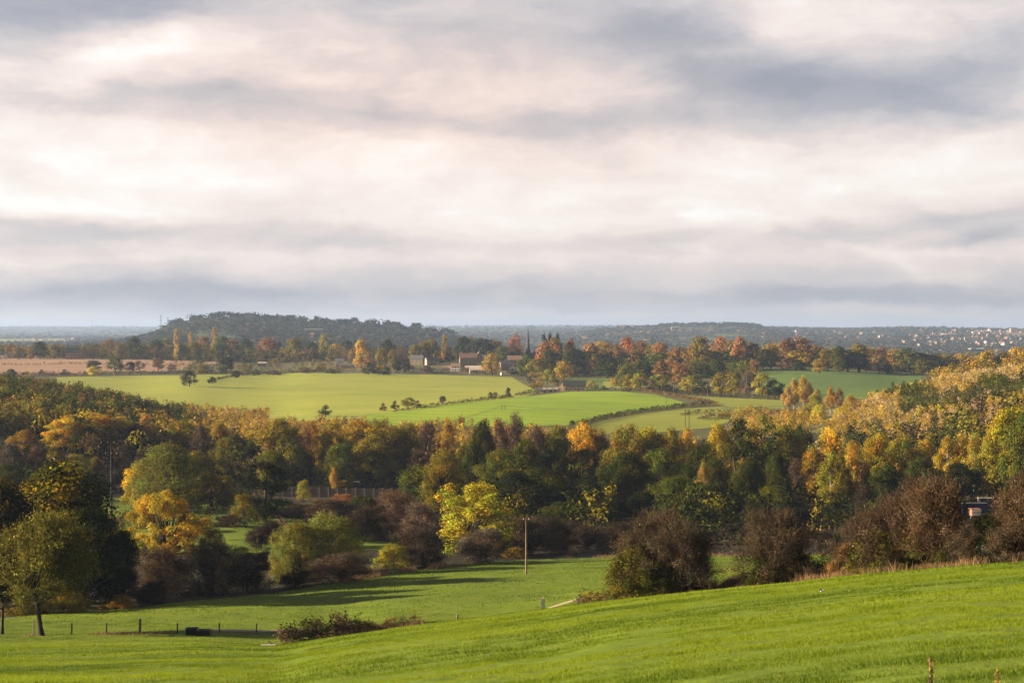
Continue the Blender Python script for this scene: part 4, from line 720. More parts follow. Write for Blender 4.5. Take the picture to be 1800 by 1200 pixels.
def scatter(n, u0, u1, d0, d1, hfun, tpl, cols, cond=None, wr=(.8, 1.2)):
    out = []; tries = 0
    while len(out) < n and tries < n * 20:
        tries += 1; u = rnd.uniform(u0, u1); d = math.sqrt(rnd.uniform(d0 * d0, d1 * d1))
        if cond and not cond(u, d): continue
        x, y = xy(u, far(d)); h = hfun(u, d) * rnd.uniform(.72, 1.22); nz = float(vnoise(np.array([x / 35.]), np.array([y / 35.]))[0])
        cc = cols(u, d, nz) if callable(cols) else cols
        out.append((x, y, h, h * rnd.uniform(*wr), rnd.choice(tpl), pick(cc)))
    return out
sap = ['sap0', 'sap1', 'sap2', 'sap3']; con = ['con0', 'con1', 'con2']; dom = ['dom0', 'dom1', 'dom2', 'dom3']; dot = ['dot0', 'dot1', 'dot2']; ug = ['ug0', 'ug1', 'ug2']
warm = [('ochre', 3), ('olive', 3), ('gold', 2), ('peach', 2), ('brown', 2), ('copper', 1)]
def lcol(u, d, n):
    if d > 690 and u < 330 and n > -.35: return [('dgreen', 5), ('green', 2), ('copper', 1), ('olive', 2)]
    if u < 260: return [('olive', 4), ('ochre', 3), ('copper', 1), ('brown', 2), ('sage', 2), ('dgreen', 1.5)] if n < .25 else [('green', 2), ('olive', 2), ('dgreen', 2)]
    return [('ochre', 4), ('peach', 4), ('olive', 2), ('gold', 3.5), ('blond', 1), ('brown', 1), ('copper', .8)]
its = scatter(2800, -320, 470, 560, 830, lambda u, d: 7.0 if d > 690 else 8.5, sap + sap + dom, lcol)
its += scatter(900, 430, 1010, 590, 740, lambda u, d: 9.5, sap, lambda u, d, n: [('brown', 1.5), ('ochre', 4), ('gold', 2.5), ('olive', 2), ('copper', 1), ('peach', 3)], cond=lambda u, d: d < 745 - max(0, u - 800) * .1)
its += scatter(350, 1000, 1420, 590, 690, lambda u, d: 8.0, sap + dom, [('olive', 3), ('ochre', 3), ('green', 2), ('gold', 1.5), ('dgreen', 2)])
mass('hillside_wood', its, 'dense autumn birch saplings covering the left hillside and the back of the valley wood', 'woodland')
def rcol(u, d, n):
    big = float(vnoise(np.array([u / 70. + 3]), np.array([d / 60.]))[0])
    if big > .18 and u > 1560: return [('dgreen', 5), ('green', 3), ('blond', 1), ('olive', 1)]
    if n > .28: return [('blond', 3), ('peach', 3), ('ochre', 2)]
    return [('gold', 5), ('ochre', 3), ('peach', 4), ('yellow', 2), ('blond', 1.5), ('orange', 1), ('olive', 2), ('dgreen', 1), ('blond', 1)]
its = scatter(3600, 1440, 2200, 520, 930, lambda u, d: 5.3, sap + sap + ug + dom, rcol, cond=lambda u, d: d > 520 and (u - 1440) > (d - 700) * .55)
its += scatter(420, 1560, 2100, 560, 880, lambda u, d: 7.0, con, [('dgreen', 4), ('green', 3)], cond=lambda u, d: float(vnoise(np.array([u / 70. + 3]), np.array([d / 60.]))[0]) > .0)
its += scatter(200, 1640, 2000, 850, 930, lambda u, d: 6.0, ug, [('blond', 5), ('peach', 1)])
mass('hillside_thicket', its, 'pale gold and green saplings and young conifers on the right hillside', 'woodland')
# dark understorey of the valley
def open_grass(u, d): return (165 < u < 245 and 395 < d < 452) or (380 < u < 488 and 312 < d < 362) or (628 < u < 690 and 285 < d < 345)
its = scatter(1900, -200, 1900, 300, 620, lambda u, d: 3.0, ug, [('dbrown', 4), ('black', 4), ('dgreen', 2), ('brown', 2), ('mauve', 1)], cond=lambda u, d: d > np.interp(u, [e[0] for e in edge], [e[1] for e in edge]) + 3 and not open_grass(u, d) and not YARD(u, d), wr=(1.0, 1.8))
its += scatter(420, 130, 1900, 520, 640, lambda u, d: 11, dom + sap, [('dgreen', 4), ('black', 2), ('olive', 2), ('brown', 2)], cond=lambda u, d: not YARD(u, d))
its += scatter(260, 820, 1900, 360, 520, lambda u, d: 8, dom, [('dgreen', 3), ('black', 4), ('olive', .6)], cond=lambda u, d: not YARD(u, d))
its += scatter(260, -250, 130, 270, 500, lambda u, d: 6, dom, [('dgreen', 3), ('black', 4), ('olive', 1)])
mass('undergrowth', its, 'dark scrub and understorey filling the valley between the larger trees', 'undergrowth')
# ridge wood depth and village greenery
its = scatter(330, 960, 1330, 1440, 1640, lambda u, d: 11.5, dom, [('dgreen', 4), ('green', 3), ('copper', 2), ('olive', 3)], cond=lambda u, d: u > 1090 or d > 1560)
its += scatter(760, 955, 1720, 1600, 2100, lambda u, d: 17, dom, [('dgreen', 4), ('green', 3), ('copper', 3), ('rust', 1), ('ochre', 2), ('olive', 2)], cond=lambda u, d: d > 1740 or u < 1260)
its += scatter(120, 1285, 1440, 735, 830, lambda u, d: 6.5, sap + dom, [('gold', 3), ('ochre', 3), ('peach', 2), ('olive', 2)])
its += scatter(170, 300, 700, 1560, 1840, lambda u, d: 5.5, ug + dom, [('dgreen', 3), ('brown', 3), ('olive', 2), ('ochre', 1), ('mauve', 2)])
its += scatter(160, 1640, 2100, 940, 1250, lambda u, d: 12, dom, [('olive', 3), ('ochre', 3), ('copper', 2), ('gold', 1)])
mass('ridge_wood', its, 'rusty and dark green wood on the ridge behind the green fields', 'woodland')
its = scatter(760, -60, 960, 1880, 2250, lambda u, d: 14, dom, [('dgreen', 4), ('brown', 2), ('copper', 1.5), ('olive', 3), ('green', 2)])
its += scatter(420, -60, 680, 1870, 2010, lambda u, d: 12.5, dom, [('dgreen', 4), ('brown', 1.5), ('copper', 2), ('olive', 3), ('green', 2), ('ochre', 1)])
mass('village_wood', its, 'mixed trees massed behind the village and the stubble fields', 'woodland')
# wooded far hills
def hillcond(u, d):
    if 325 < u < 425 and 2850 < d < 3080 and rnd.random() < .6: return False
    return d > 3000 or u < 340 or u > 440 or rnd.random() < .3
its = scatter(7000, 238, 800, 2750, 3900, lambda u, d: 11, dot, [('dgreen', 5), ('black', 4), ('mauve', 1), ('brown', 1.2)], cond=hillcond, wr=(1.0, 1.4))
its += scatter(200, 225, 310, 3350, 3800, lambda u, d: 14, dot, [('dgreen', 5), ('black', 3)], wr=(.8, 1.1))
its += scatter(46, 400, 780, 3380, 3600, lambda u, d: 18, dot, [('black', 3)], wr=(.9, 1.2))
its += scatter(150, 290, 790, 3350, 3600, lambda u, d: 21, dot, [('dgreen', 3), ('black', 4), ('dbrown', 2)], wr=(1.1, 2.0))
mass('hilltop_wood', its, 'dark wood covering the long hill on the left horizon', 'woodland')
def farw(u, d, n): return [('dgreen', 4), ('black', 5), ('mauve', 1), ('dbrown', 3), ('brown', 1), ('ochre', .5)]
def clumpy(u, d):
    x, y = xy(u, far(d)); return float(fbm(np.array([x / 360.]), np.array([y / 420.]), 3)[0]) > -.4
its = scatter(9000, -80, 1880, 2350, 6500, lambda u, d: 12, dot, farw, cond=lambda u, d: clumpy(u, d) and not (230 < u < 800 and d < 3900) and not (-80 < u < 130 and 4300 < d < 5600), wr=(1.1, 2.0))
its += scatter(2600, -80, 1880, 6000, 12500, lambda u, d: 16, dot, farw, cond=clumpy, wr=(1.5, 3.0))
its += scatter(240, 1160, 1340, 5000, 5350, lambda u, d: 16, dot, [('dgreen', 3), ('black', 3)], wr=(1.2, 2))
mass('distant_woods', its, 'bluish distant woods and hedges spread over the far hills', 'woodland')

# ------------------------------------------------------------------ grass blades on the near pasture
def blades(name, pts, h, w, lean, col, label, cat, group=None):
    rng = np.random.RandomState(len(pts)); n = len(pts); x, y = pts[:, 0], pts[:, 1]; z = Z(x, y)
    a = rng.rand(n) * 6.28; dx, dy = np.cos(a), np.sin(a); b = rng.rand(n) * 6.28; l = lean * h * (.3 + rng.rand(n))
    P0 = np.stack([x - dx * w, y - dy * w, z], -1); P1 = np.stack([x + dx * w, y + dy * w, z], -1)
    P2 = np.stack([x + np.cos(b) * l, y + np.sin(b) * l, z + h], -1)
    V = np.stack([P0, P1, P2], 1).reshape(-1, 3)
    o = link(name, mesh_np(name, V, np.arange(3 * n).reshape(-1, 3), M['blade'], col=np.repeat(col, 3, axis=0)))
    return tag(o, label, cat, group, 'stuff')
def wedge_pts(n, d0, d1, u0, u1, seed, cond=None):
    rng = np.random.RandomState(seed); d = np.sqrt(rng.uniform(d0 * d0, d1 * d1, n)); u = rng.uniform(u0, u1, n)
    if cond is not None: k = cond(u, d); u = u[k]; d = d[k]
    return np.stack([(u - 900) / F * d, d], -1)
def pasture_cond(u, d): return d < np.interp(u, [e[0] for e in edge], [e[1] for e in edge]) - 1
PP = []; HH = []; WW = []
for n, d0, d1, h, w, sd_ in ((420000, 13, 40, .06, .007, 1), (430000, 40, 90, .075, .013, 2), (420000, 90, 190, .10, .025, 3), (190000, 190, 305, .14, .05, 4)):
    p = wedge_pts(n, d0, d1, -90, 1890, sd_, pasture_cond); PP.append(p); r = np.random.RandomState(sd_ + 50)
    tus = .8 * vnoise(p[:, 0] / .9, p[:, 1] / .7) + .5 * vnoise(p[:, 0] / 2.6 + 9, p[:, 1] / 1.7) + .3 * vnoise(p[:, 0] / .3, p[:, 1] / .3)
    HH.append(h * (.55 + .6 * r.rand(len(p))) * np.clip(1 + .8 * tus, .45, 2.8)); WW.append(w * (.6 + .8 * r.rand(len(p))))
P = np.vstack(PP); r = np.random.RandomState(9); n = len(P)
t1 = .8 * vnoise(P[:, 0] / .9, P[:, 1] / .7) + .5 * vnoise(P[:, 0] / 2.6 + 9, P[:, 1] / 1.7); t2 = fbm(P[:, 0] / 16 + 3, P[:, 1] / 11, 3)
mixv = np.clip(  .50 + .42 * t2 - .30 * t1 + .16 * r.normal(size=n), 0, 1)[:, None]
colr = np.array([[.066, .118, .011]]) * (1 - mixv) + np.array([[.275, .35, .015]]) * mixv
dry = (r.rand(n) < .035)[:, None]; colr = np.where(dry, np.array([[.34, .30, .11]]), colr)
blades('grass', P, np.concatenate(HH), np.concatenate(WW), .8, colr, 'short green pasture grass on the near slope', 'grass')
# dry grass along the brow, the fence and the far edge of the pasture
D = []; HD = []
def dry_line(pts, n, width, h, seed, tuft=6.0):
    rng = np.random.RandomState(seed); A = np.array([xy(u, d) for u, d in pts]); s = rng.rand(n) * (len(A) - 1)
    x = np.interp(s, range(len(A)), A[:, 0]); y = np.interp(s, range(len(A)), A[:, 1]); off = rng.normal(size=n) * width * .5
    keep = vnoise(x / 1.1, y / 2.5) + .6 * vnoise(x / 4.0 + 3, y / 6) > rng.uniform(-.45, .75, n); x = x[keep] + rng.normal(size=keep.sum()) * .25; y = (y + off)[keep]
    D.append(np.stack([x, y], -1)); HD.append(h * rng.uniform(.35, 1.1, len(x)) * np.clip(1 + .5 * vnoise(x / 1.6 + 5, y / 3), .4, 1.6))
dry_line([(1262, 152), (1330, 146), (1400, 141), (1480, 137), (1560, 133), (1640, 130), (1720, 126), (1830, 123)], 52000, 6.5, .72, 1)
dry_line([(1275, 151), (1330, 146), (1400, 141), (1500, 136), (1570, 133)], 26000, 3.5, .95, 8)
dry_line([(1060, 160), (1180, 154), (1280, 149)], 7000, 2.0, .6, 2)
dry_line([(40, 172.5), (130, 172.5), (200, 172.8), (300, 173.5), (360, 174)], 5000, 2.4, .30, 3)
dry_line([(600, 253), (650, 262), (700, 270), (760, 277), (830, 285)], 8000, 3.0, .9, 4)
dry_line([(1000, 303), (1100, 305), (1250, 306), (1480, 306)], 5000, 3.0, .8, 5)
dry_line([(440, 175), (480, 172), (500, 168)], 1800, 3, .45, 6); dry_line([(560, 166), (640, 168), (745, 171)], 3000, 2.0, .6, 7)
DP = np.vstack(D); hh = np.concatenate(HD); r = np.random.RandomState(4); n = len(DP); m_ = r.rand(n)[:, None]
blades('dry_grass', DP, hh, .02 + .02 * r.rand(n), .45, np.array([[.12, .075, .040]]) * (1 - m_) + np.array([[.42, .28, .15]]) * m_, 'tawny dry grass along the brow below the hawthorns', 'grass')

# ------------------------------------------------------------------ hedges and walls between the fields
def gpt(u, v, d0=740, d1=1900): return xy(u, dist(u, v, d0, d1))
def hedge(label, pts, h, w, cols, step=2.2, name='hedge', cat='hedge', wild=.35):
    A = np.array(pts, float); L = np.concatenate([[0], np.cumsum(np.hypot(*np.diff(A, axis=0).T))]); n = max(3, int(L[-1] / step)); its = []
    for k in range(n):
        s = L[-1] * (k + rnd.random()) / n; x = np.interp(s, L, A[:, 0]); y = np.interp(s, L, A[:, 1])
        hk = h * rnd.uniform(1 - wild, 1 + wild); its.append((x + rnd.uniform(-.3, .3) * w, y + rnd.uniform(-.5, .5) * w, hk, max(w, hk) * rnd.uniform(.8, 1.3), rnd.choice(ug), pick(cols)))
    o = mass(name, its, label, cat); o['kind'] = 'thing'; o.name = name; return o
dk = [('dbrown', 3), ('dgreen', 2), ('black', 2), ('brown', 1)]
hedge('low dark hedge with gaps between the olive field and the bright green field', [gpt(u, v) for u, v in [(690, 724), (735, 719), (790, 712), (850, 705), (900, 698)]], 1.9, 2.2, dk, step=1.7)
hedge('thick dark hedge below the black-roofed barn', [gpt(u, v) for u, v in [(905, 695), (940, 691), (980, 688.5), (1040, 688), (1095, 688.5), (1110, 690)]], 2.6, 3.0, dk)
hedge('reddish bramble bank along the upper right side of the bright green field', [gpt(u, v) for u, v in [(1100, 686), (1150, 691), (1195, 699), (1230, 706), (1262, 711)]], 2.2, 4, [('brown', 3), ('copper', 3), ('mauve', 2), ('peach', 1)])
hedge('long dark wall-like hedge along the lower right side of the bright green field', [gpt(u, v) for u, v in [(1015, 748), (1060, 737), (1100, 729), (1150, 721), (1205, 714.5), (1250, 711)]], 2.4, 2.4, dk, step=1.2, wild=.2)
hedge('dark scrubby bank above the heathy strip at the foot of the fields', [gpt(u, v) for u, v in [(1200, 731), (1225, 727), (1260, 725), (1300, 724)]], 1.9, 3, dk)
hedge('pale scrub on the heathy strip beside the golden trees', [gpt(u, v) for u, v in [(1240, 738), (1280, 733), (1330, 728), (1390, 726), (1420, 732)]], 2.2, 8, [('mauve', 3), ('peach', 2), ('brown', 3), ('olive', 1)])
hedge('hedge along the top of the olive field below the village', [gpt(u, v, 1400, 1750) for u, v in [(690, 656), (730, 655.5), (780, 655.5), (830, 656), (880, 658)]], 3.0, 3, dk + [('mauve', 2), ('ochre', 1)])
hedge('hedge at the top left of the olive field with small gaps', [gpt(u, v, 1250, 1750) for u, v in [(365, 672), (400, 665), (440, 659), (500, 656), (580, 655)]], 2.0, 2.5, dk)
hedge('dark hedge splitting the two strips of stubble', [gpt(u, v, 1250, 1950) for u, v in [(-50, 641), (60, 641.5), (120, 640), (170, 641), (300, 643), (420, 645)]], 2.4, 3, [('dbrown', 4), ('copper', 2), ('black', 1)])
hedge('dark garden hedge along the far edge of the stubble', [gpt(u, v, 1600, 2100) for u, v in [(-50, 629), (60, 629), (120, 629), (190, 630.5), (300, 633.5), (450, 636)]], 5.0, 4, [('black', 4), ('dgreen', 2), ('dbrown', 1)])
hedge('rough hedge at the near edge of the stubble', [gpt(u, v, 1150, 1700) for u, v in [(-50, 664), (60, 661), (150, 661), (240, 660), (330, 658), (440, 655), (600, 653)]], 3.0, 6, [('dbrown', 3), ('brown', 3), ('olive', 1), ('dgreen', 2), ('mauve', 1)])
hedge('dark wood-edge scrub along the top of the striped green field', [gpt(u, v, 1300, 1900) for u, v in [(1310, 645), (1400, 645), (1500, 649), (1620, 656)]], 4, 5, [('black', 3), ('dgreen', 2), ('dbrown', 2)])
hedge('dark hedge between the tree clump and the middle field', [gpt(u, v, 900, 1500) for u, v in [(1205, 694), (1260, 698), (1330, 701.5), (1372, 703.5)]], 2.4, 3, dk)
hedge('hedge behind the small paddock beside the barn', [gpt(u, v, 1200, 1700) for u, v in [(1010, 664), (1050, 663), (1090, 664)]], 3, 3, dk)
hedge('dark bramble clump on the pasture brow right of the black troughs', [xy(u, d) for u, d in [(500, 160.5), (540, 163), (580, 165), (630, 168)]], 1.75, 1.9, [('thornr', 3), ('dbrown', 3), ('dgreen', 2)], step=.22, name='bramble_patch', cat='brambles')
hedge('low reddish bramble tail tapering up the pasture brow', [xy(u, d) for u, d in [(625, 168), (670, 169), (740, 172)]], .95, .9, [('thornr', 3), ('brown', 3), ('copper', 1)], step=.25, name='bramble_patch', cat='brambles')
hedge('low dark bramble tongue between the fallen rail and the big hawthorn', [xy(u, d) for u, d in [(1020, 165), (1060, 161), (1110, 157)]], 1.1, 1.4, [('brown', 3), ('dbrown', 3), ('olive', 2)], step=.25, name='bramble_patch', cat='brambles')
hedge('dark scrub at the foot of the right hand hedgerow', [xy(u, d) for u, d in [(1300, 147), (1400, 141), (1520, 135), (1640, 130), (1760, 126), (1830, 124)]], 1.3, 2.2, [('dbrown', 4), ('black', 3), ('copper', 2)], step=.3, name='bramble_patch', cat='brambles')

# ------------------------------------------------------------------ buildings
def gable_roof(mb, L, W, h, rh, ov=.35, th=.18):
    """ridge along x; two slabs"""
    for s in (1, -1):
        y0, z0 = s * (W / 2 + ov), h - rh * ov / (W / 2); v = []
        for x in (-L / 2 - ov, L / 2 + ov):
            v += [[x, y0, z0], [x, 0, h + rh], [x, 0, h + rh + th], [x, y0, z0 + th]]
        q = [[0, 1, 2, 3], [7, 6, 5, 4], [0, 4, 5, 1], [3, 2, 6, 7], [0, 3, 7, 4]]
        if s < 0: q = [a[::-1] for a in q]
        mb.add(v, q)
def walls(mb, L, W, h, rh):
    mb.box(-L / 2, L / 2, -W / 2, W / 2, -1.2, h)
    for s in (1, -1):
        x0, x1 = sorted((s * L / 2, s * (L / 2 - .3)))
        mb.add([[x0, -W / 2, h + .003], [x0, W / 2, h + .003], [x0, 0, h + rh], [x0, 0, h + rh], [x1, -W / 2, h + .003], [x1, W / 2, h + .003], [x1, 0, h + rh], [x1, 0, h + rh]],
               [[0, 1, 2, 3], [7, 6, 5, 4], [0, 4, 5, 1], [0, 3, 7, 4], [1, 5, 6, 2]])
def house(name, label, pos, rz, L, W, h, rh, wall, roof, nwin=3, chim=1, group=None, cat='house', door=True):
    e = empty(name, pos, rz); tag(e, label, cat, group)
    b = MB(); walls(b, L, W, h, rh); b.obj('wall', M[wall], e)
    r_ = MB(); gable_roof(r_, L, W, h, rh); ro = r_.obj('roof', M[roof], e)
    for k in range(chim):
        c = MB(); x = (-1) ** k * L * .36; c.box(x - .45, x + .45, -.35, .35, h + rh * .6, h + rh + 1.1); c.box(x - .2, x + .2, -.15, .15, h + rh + 1.1, h + rh + 1.5); c.obj('chimney', M['brick' if wall == 'brick' else 'stonewall'], ro)
    for fl in range(2 if h > 4 else 1):
        for k in range(nwin):
            x = (k + .5) / nwin * L - L / 2
            if fl == 0 and k == nwin // 2 and door: continue
            f = MB(); zc = 1.5 + fl * 2.6; f.box(x - .6, x + .6, -W / 2 - .08, -W / 2 - .01, zc - .65, zc + .65); w_ = f.obj('window', M['whitepaint'], e)
            g_ = MB(); g_.box(x - .5, x - .04, -W / 2 - .11, -W / 2 - .085, zc - .55, zc + .55); g_.box(x + .04, x + .5, -W / 2 - .11, -W / 2 - .085, zc - .55, zc + .55); g_.obj('pane', M['glass'], w_)
    if door:
        d_ = MB(); x = (nwin // 2 + .5) / nwin * L - L / 2; d_.box(x - .5, x + .5, -W / 2 - .07, -W / 2 - .01, 0, 2.1); d_.obj('door', M['wood'], e)
    return e
def gp(u, v, d0, d1): d = dist(u, v, d0, d1); return on_ground(u, d), d
def H(label, u, v, rz, L, W, h, rh, wall, roof, **kw):
    v -= kw.pop('up', 0) * 1.0; p, d = gp(u, v, 1300, 1990); return house(kw.pop('name', 'house'), label, p, radians(rz), L, W, h, rh, wall, roof, **kw)
VG = 'village houses'
H('stone house with twin gables and dark roof behind the stubble hedge, far left', 126, 634, 8, 12, 8, 7, 4.2, 'stonewall', 'darkroof', group=VG, chim=2, up=3.2)
H('smaller stone gable joined to the left end of the far left village', 141, 633, 98, 8, 7, 7, 4.0, 'stonewall', 'darkroof', group=VG, up=3.2)
H('small white-roofed shed between shrubs at the far left edge of the village', 69, 633.5, 0, 8, 6, 2.4, 2.2, 'whitewall', 'whitepaint', group=VG, chim=0, nwin=2, up=3.6, name='shed', cat='shed')
H('tiny dark-roofed cottage at the far left edge of the photo', 3, 634, 0, 9, 7, 4.5, 3, 'whitewall', 'darkroof', group=VG, up=3.5)
H('small orange-walled shed beyond the stubble beside the grey-green shrubs', 461, 644, 5, 8, 5, 3, 1.2, 'stonepink', 'paleroof', group=VG, chim=0, nwin=2, name='shed', cat='shed')
H('low white cottage left of the golden domed tree', 597, 641, 0, 9, 6, 3.5, 2.5, 'whitewall', 'slate', group=VG, up=2)
H('pink-roofed long house behind the olive trees, left end of the village', 655, 650, 12, 15, 9, 7, 4.5, 'stonepink', 'tile', group=VG, chim=2, up=4)
H('flat pale outbuilding in front of the pink-roofed long house', 641, 650, 0, 13, 6, 3.4, .8, 'whitewall', 'paleroof', group=VG, chim=0, name='outbuilding', cat='outbuilding', up=3.5)
H('long low pink garden building at the left of the village', 612, 650, 0, 22, 6, 3.2, .8, 'stonewall', 'slate', group=VG, chim=0, nwin=5, name='outbuilding', cat='outbuilding', up=4)
H('grey-roofed cottage half hidden by dark shrubs in mid village', 733, 645, -8, 13, 8, 6, 3.5, 'stonewall', 'slate', group=VG, up=5.5)
H('brick cottage beside the peach-coloured shrub', 757, 645, 20, 10, 7, 5.5, 3, 'stonepink', 'slate', group=VG, up=4)
H('large stone house with broad pink tiled roof and end chimneys', 823, 645, 5, 17, 9, 7.5, 4.8, 'stonewall', 'tile', group=VG, chim=2, nwin=4, up=3)
H('pink-roofed stone wing at the right end of the broad-roofed stone house', 842, 643, 95, 9, 7, 7.5, 4.5, 'stonepink', 'tile', group=VG, up=3)
H('white cottage with brown roof standing at the front of the village', 801, 653, -3, 9, 7, 4.6, 2.6, 'whitewall', 'tile', group=VG, up=2)
H('brown stone annexe attached right of the white cottage', 811, 652, 90, 6, 6, 4.6, 2.6, 'stonewall', 'tile', group=VG, chim=0, up=2)
H('low brown barn left of the white cottage', 786, 652, 0, 9, 6, 3, 2, 'stonewall', 'tile', group=VG, chim=0, name='barn', cat='barn', up=1.5)
H('long pale-roofed shed in the village centre', 829, 653, -6, 17, 8, 3, 1.6, 'stonepink', 'paleroof', group=VG, chim=0, nwin=5, name='shed', cat='shed', up=3.5)
H('white-walled bungalow with openings left of the tall ochre tree', 838, 656.5, 4, 13, 8, 3.3, 1.8, 'whitewall', 'paleroof', group=VG, chim=0, nwin=5, up=1.5)
H('grey-roofed house right of the tall ochre tree', 889, 652, 12, 11, 8, 5.5, 3.5, 'stonepink', 'slate', group=VG, up=3)
H('bright white gabled cottage near the right end of the village', 902, 656, 90, 8, 7, 4.6, 3.4, 'whitewall', 'slate', group=VG, up=1.5)
H('house with pale pink roof behind the white gabled cottage', 905, 649, 0, 15, 8, 6.5, 4, 'stonepink', 'tile', group=VG, up=4.5)
H('small white house seen between big trees above the village centre', 848, 644, 0, 8, 6, 6, 2.5, 'whitewall', 'slate', group=VG, up=4.5)
e = empty('storage_tank', gp(882, 657.5, 1300, 1800)[0], 0); tag(e, 'small round white tank at the foot of the tall ochre tree', 'tank')
mb = MB(); t = np.linspace(0, pi / 2, 7); mb.tube(np.stack([0 * t, 0 * t, np.concatenate([[-.5], 1.3 + 1.2 * np.sin(t[1:])])], -1), np.concatenate([[1.5], 1.5 * np.cos(t[1:] * .97)]), 12); mb.obj('body', M['whitewall'], e, smooth=True)
# farm with the black roofed barn
bp, bd = gp(1010, 687.5, 1050, 1500)
bn = empty('barn', bp, radians(-4)); tag(bn, 'long farmhouse barn with near-black roof above the bright green field', 'barn')
b = MB(); walls(b, 15, 8, 3.6, 3.6); b.obj('wall', M['stonewall'], bn); b = MB(); gable_roof(b, 15, 8, 3.6, 3.6); ro = b.obj('roof', M['darkroof'], bn)
b = MB(); b.box(-6.7, -6, -.3, .3, 6.6, 8.4); b.obj('chimney', M['stonewall'], ro)
for k in range(5): b = MB(); x = -5.4 + k * 2.7; b.box(x - .45, x + .45, -4.1, -4.01, .9, 2.1); b.obj('window', M['glass'], bn)
H2 = lambda label, u, v, rz, L, W, h, rh, wall, roof, **kw: house(kw.pop('name', 'barn'), label, gp(u, v, 1050, 1500)[0] + Vector((0, 0, kw.pop('up', 0))), radians(rz), L, W, h, rh, wall, roof, cat=kw.pop('cat', 'barn'), **kw)
H2('stone gable end with pink walls at the left end of the black-roofed barn', 987, 687.5, 84, 8, 8, 4, 3.4, 'stonepink', 'darkroof', chim=1, nwin=2)
H2('low white-walled shed at the foot of the pink gable', 968, 689, 6, 9, 5, 1.8, .9, 'whitewall', 'paleroof', chim=0, nwin=3, name='shed', cat='shed')
H2('tiny pale shed left of the white-walled farm shed', 954, 690, 0, 6, 4, 1.5, .7, 'whitewall', 'slate', chim=0, nwin=2, name='shed', cat='shed')
# church with its spire
cd = 1880.0; cp = on_ground(928, cd); cz = -(577 - HZ) / F * cd
ch = empty('church', cp, radians(5)); tag(ch, 'church with a thin dark spire rising behind rust-coloured trees', 'church')
b = MB(); b.box(-3, 3, -3, 3, -1, 13); b.obj('tower', M['spire'], ch)
b = MB(); top = cz - cp.z; b.tube([[0, 0, 13], [0, 0, 13.6], [0, 0, top - 1.2], [0, 0, top]], [2.9, 2.5, .35, .06], 8); b.obj('spire', M['spire'], ch)
b = MB(); b.box(3, 20, -4.5, 4.5, -1, 8); b.obj('nave', M['stonewall'], ch)
b = MB(); gable_roof(b, 17, 9, 8, 4.5); o = b.obj('roof', M['slate'], ch); o.location = (11.6, 0, 0)
for k in range(3): b = MB(); x = 6 + k * 5; b.box(x - .6, x + .6, -4.6, -4.51, 2.5, 6); b.obj('window', M['glass'], ch)

# the far town on the right and hamlets: small houses, each a thing of its own
hv = []
for wl, rf in (('whitewall', 'slate'), ('brick', 'tile'), ('stonepink', 'slate'), ('stonewall', 'tile'), ('whitewall', 'tile')):
    mb = MB(); walls(mb, 12, 8, 6, 3.6); n0 = mb.n; nq = sum(len(q) for q in mb.Q); gable_roof(mb, 12, 8, 6, 3.6); c_ = MB()
    mb.box(3.5, 4.4, -.4, .4, 8, 11); V = np.vstack(mb.V); Q = np.vstack(mb.Q); mi = np.zeros(len(Q), int); mi[nq:] = 1
    hv.append(mesh_np('town_house', V, Q, [M[wl], M[rf]], matidx=mi))
HN = ['white', 'red brick', 'pinkish', 'stone', 'white, tile-roofed']
TOWN = []
def town(n, u0, u1, d0, d1, label, grp, cond=None):
    k = 0
    while k < n:
        u = rnd.uniform(u0, u1); d = rnd.uniform(d0, d1)
        if cond and not cond(u, d): k += .2; continue
        v = rnd.choices(range(5), [.6, 3, 3, 5, .5])[0]; o = link('town_house', hv[v], None, on_ground(u, far(d)) + Vector((0, 0, .6))); o.rotation_euler = (0, 0, rnd.uniform(-.7, .7) + rnd.choice([0, 1.57]))
        s = rnd.uniform(.75, 1.15); o.scale = (s, s, s * .95); tag(o, label.format(HN[v]), 'house', grp); k += 1
town(110, 1600, 1800, 4000, 5600, 'tiny {} house in the distant town on the right horizon', 'houses of the distant town', lambda u, d: float(vnoise(np.array([u / 25.]), np.array([d / 220.]))[0]) > -.35)
town(18, 1380, 1590, 4200, 5600, 'tiny {} house on the far hillside left of the town', 'houses left of the distant town')
town(16, 60, 150, 4300, 5600, 'tiny {} house in the far hamlet on the left', 'houses of the far left hamlet')
town(8, 530, 580, 3050, 3200, 'tiny {} house below the dark wooded hill', 'houses below the wooded hill')
def bigshed(label, u, v, L, W, h, wall, roof, d0=4200, d1=5900, rz=0):
    L, W, h = L * 1.5, W * 1.4, h * 1.3
    p, d = gp(u, v, far(d0), far(d1)); e = empty('warehouse', p, radians(rz)); tag(e, label, 'warehouse')
    b = MB(); b.box(-L / 2, L / 2, -W / 2, W / 2, -3, h); b.obj('wall', M[wall], e)
    b = MB(); gable_roof(b, L, W, h, h * .18, 1.0, .5); b.obj('roof', M[roof], e)
    b = MB()
    for k in range(int(L / 14)): x = -L / 2 + 7 + k * 14; b.box(x - 2, x + 2, -W / 2 - .3, -W / 2 - .05, 0, 4.5)
    b.obj('loading_doors', M['slate'], e)
bigshed('long white warehouse shining on the distant town hillside', 1671, 591, 46, 30, 8, 'whitewall', 'whitepaint')
bigshed('orange-walled warehouse left of the white one in the distant town', 1643, 595, 32, 24, 9, 'stonepink', 'tile')
bigshed('pale curved-looking shed low in front of the distant town', 1643, 619, 26, 20, 5, 'paleroof', 'whitepaint', 3200, 4200)
bigshed('pale low shed in front of the distant town, near the right edge', 1716, 618, 26, 20, 5, 'paleroof', 'whitepaint', 3200, 4200)
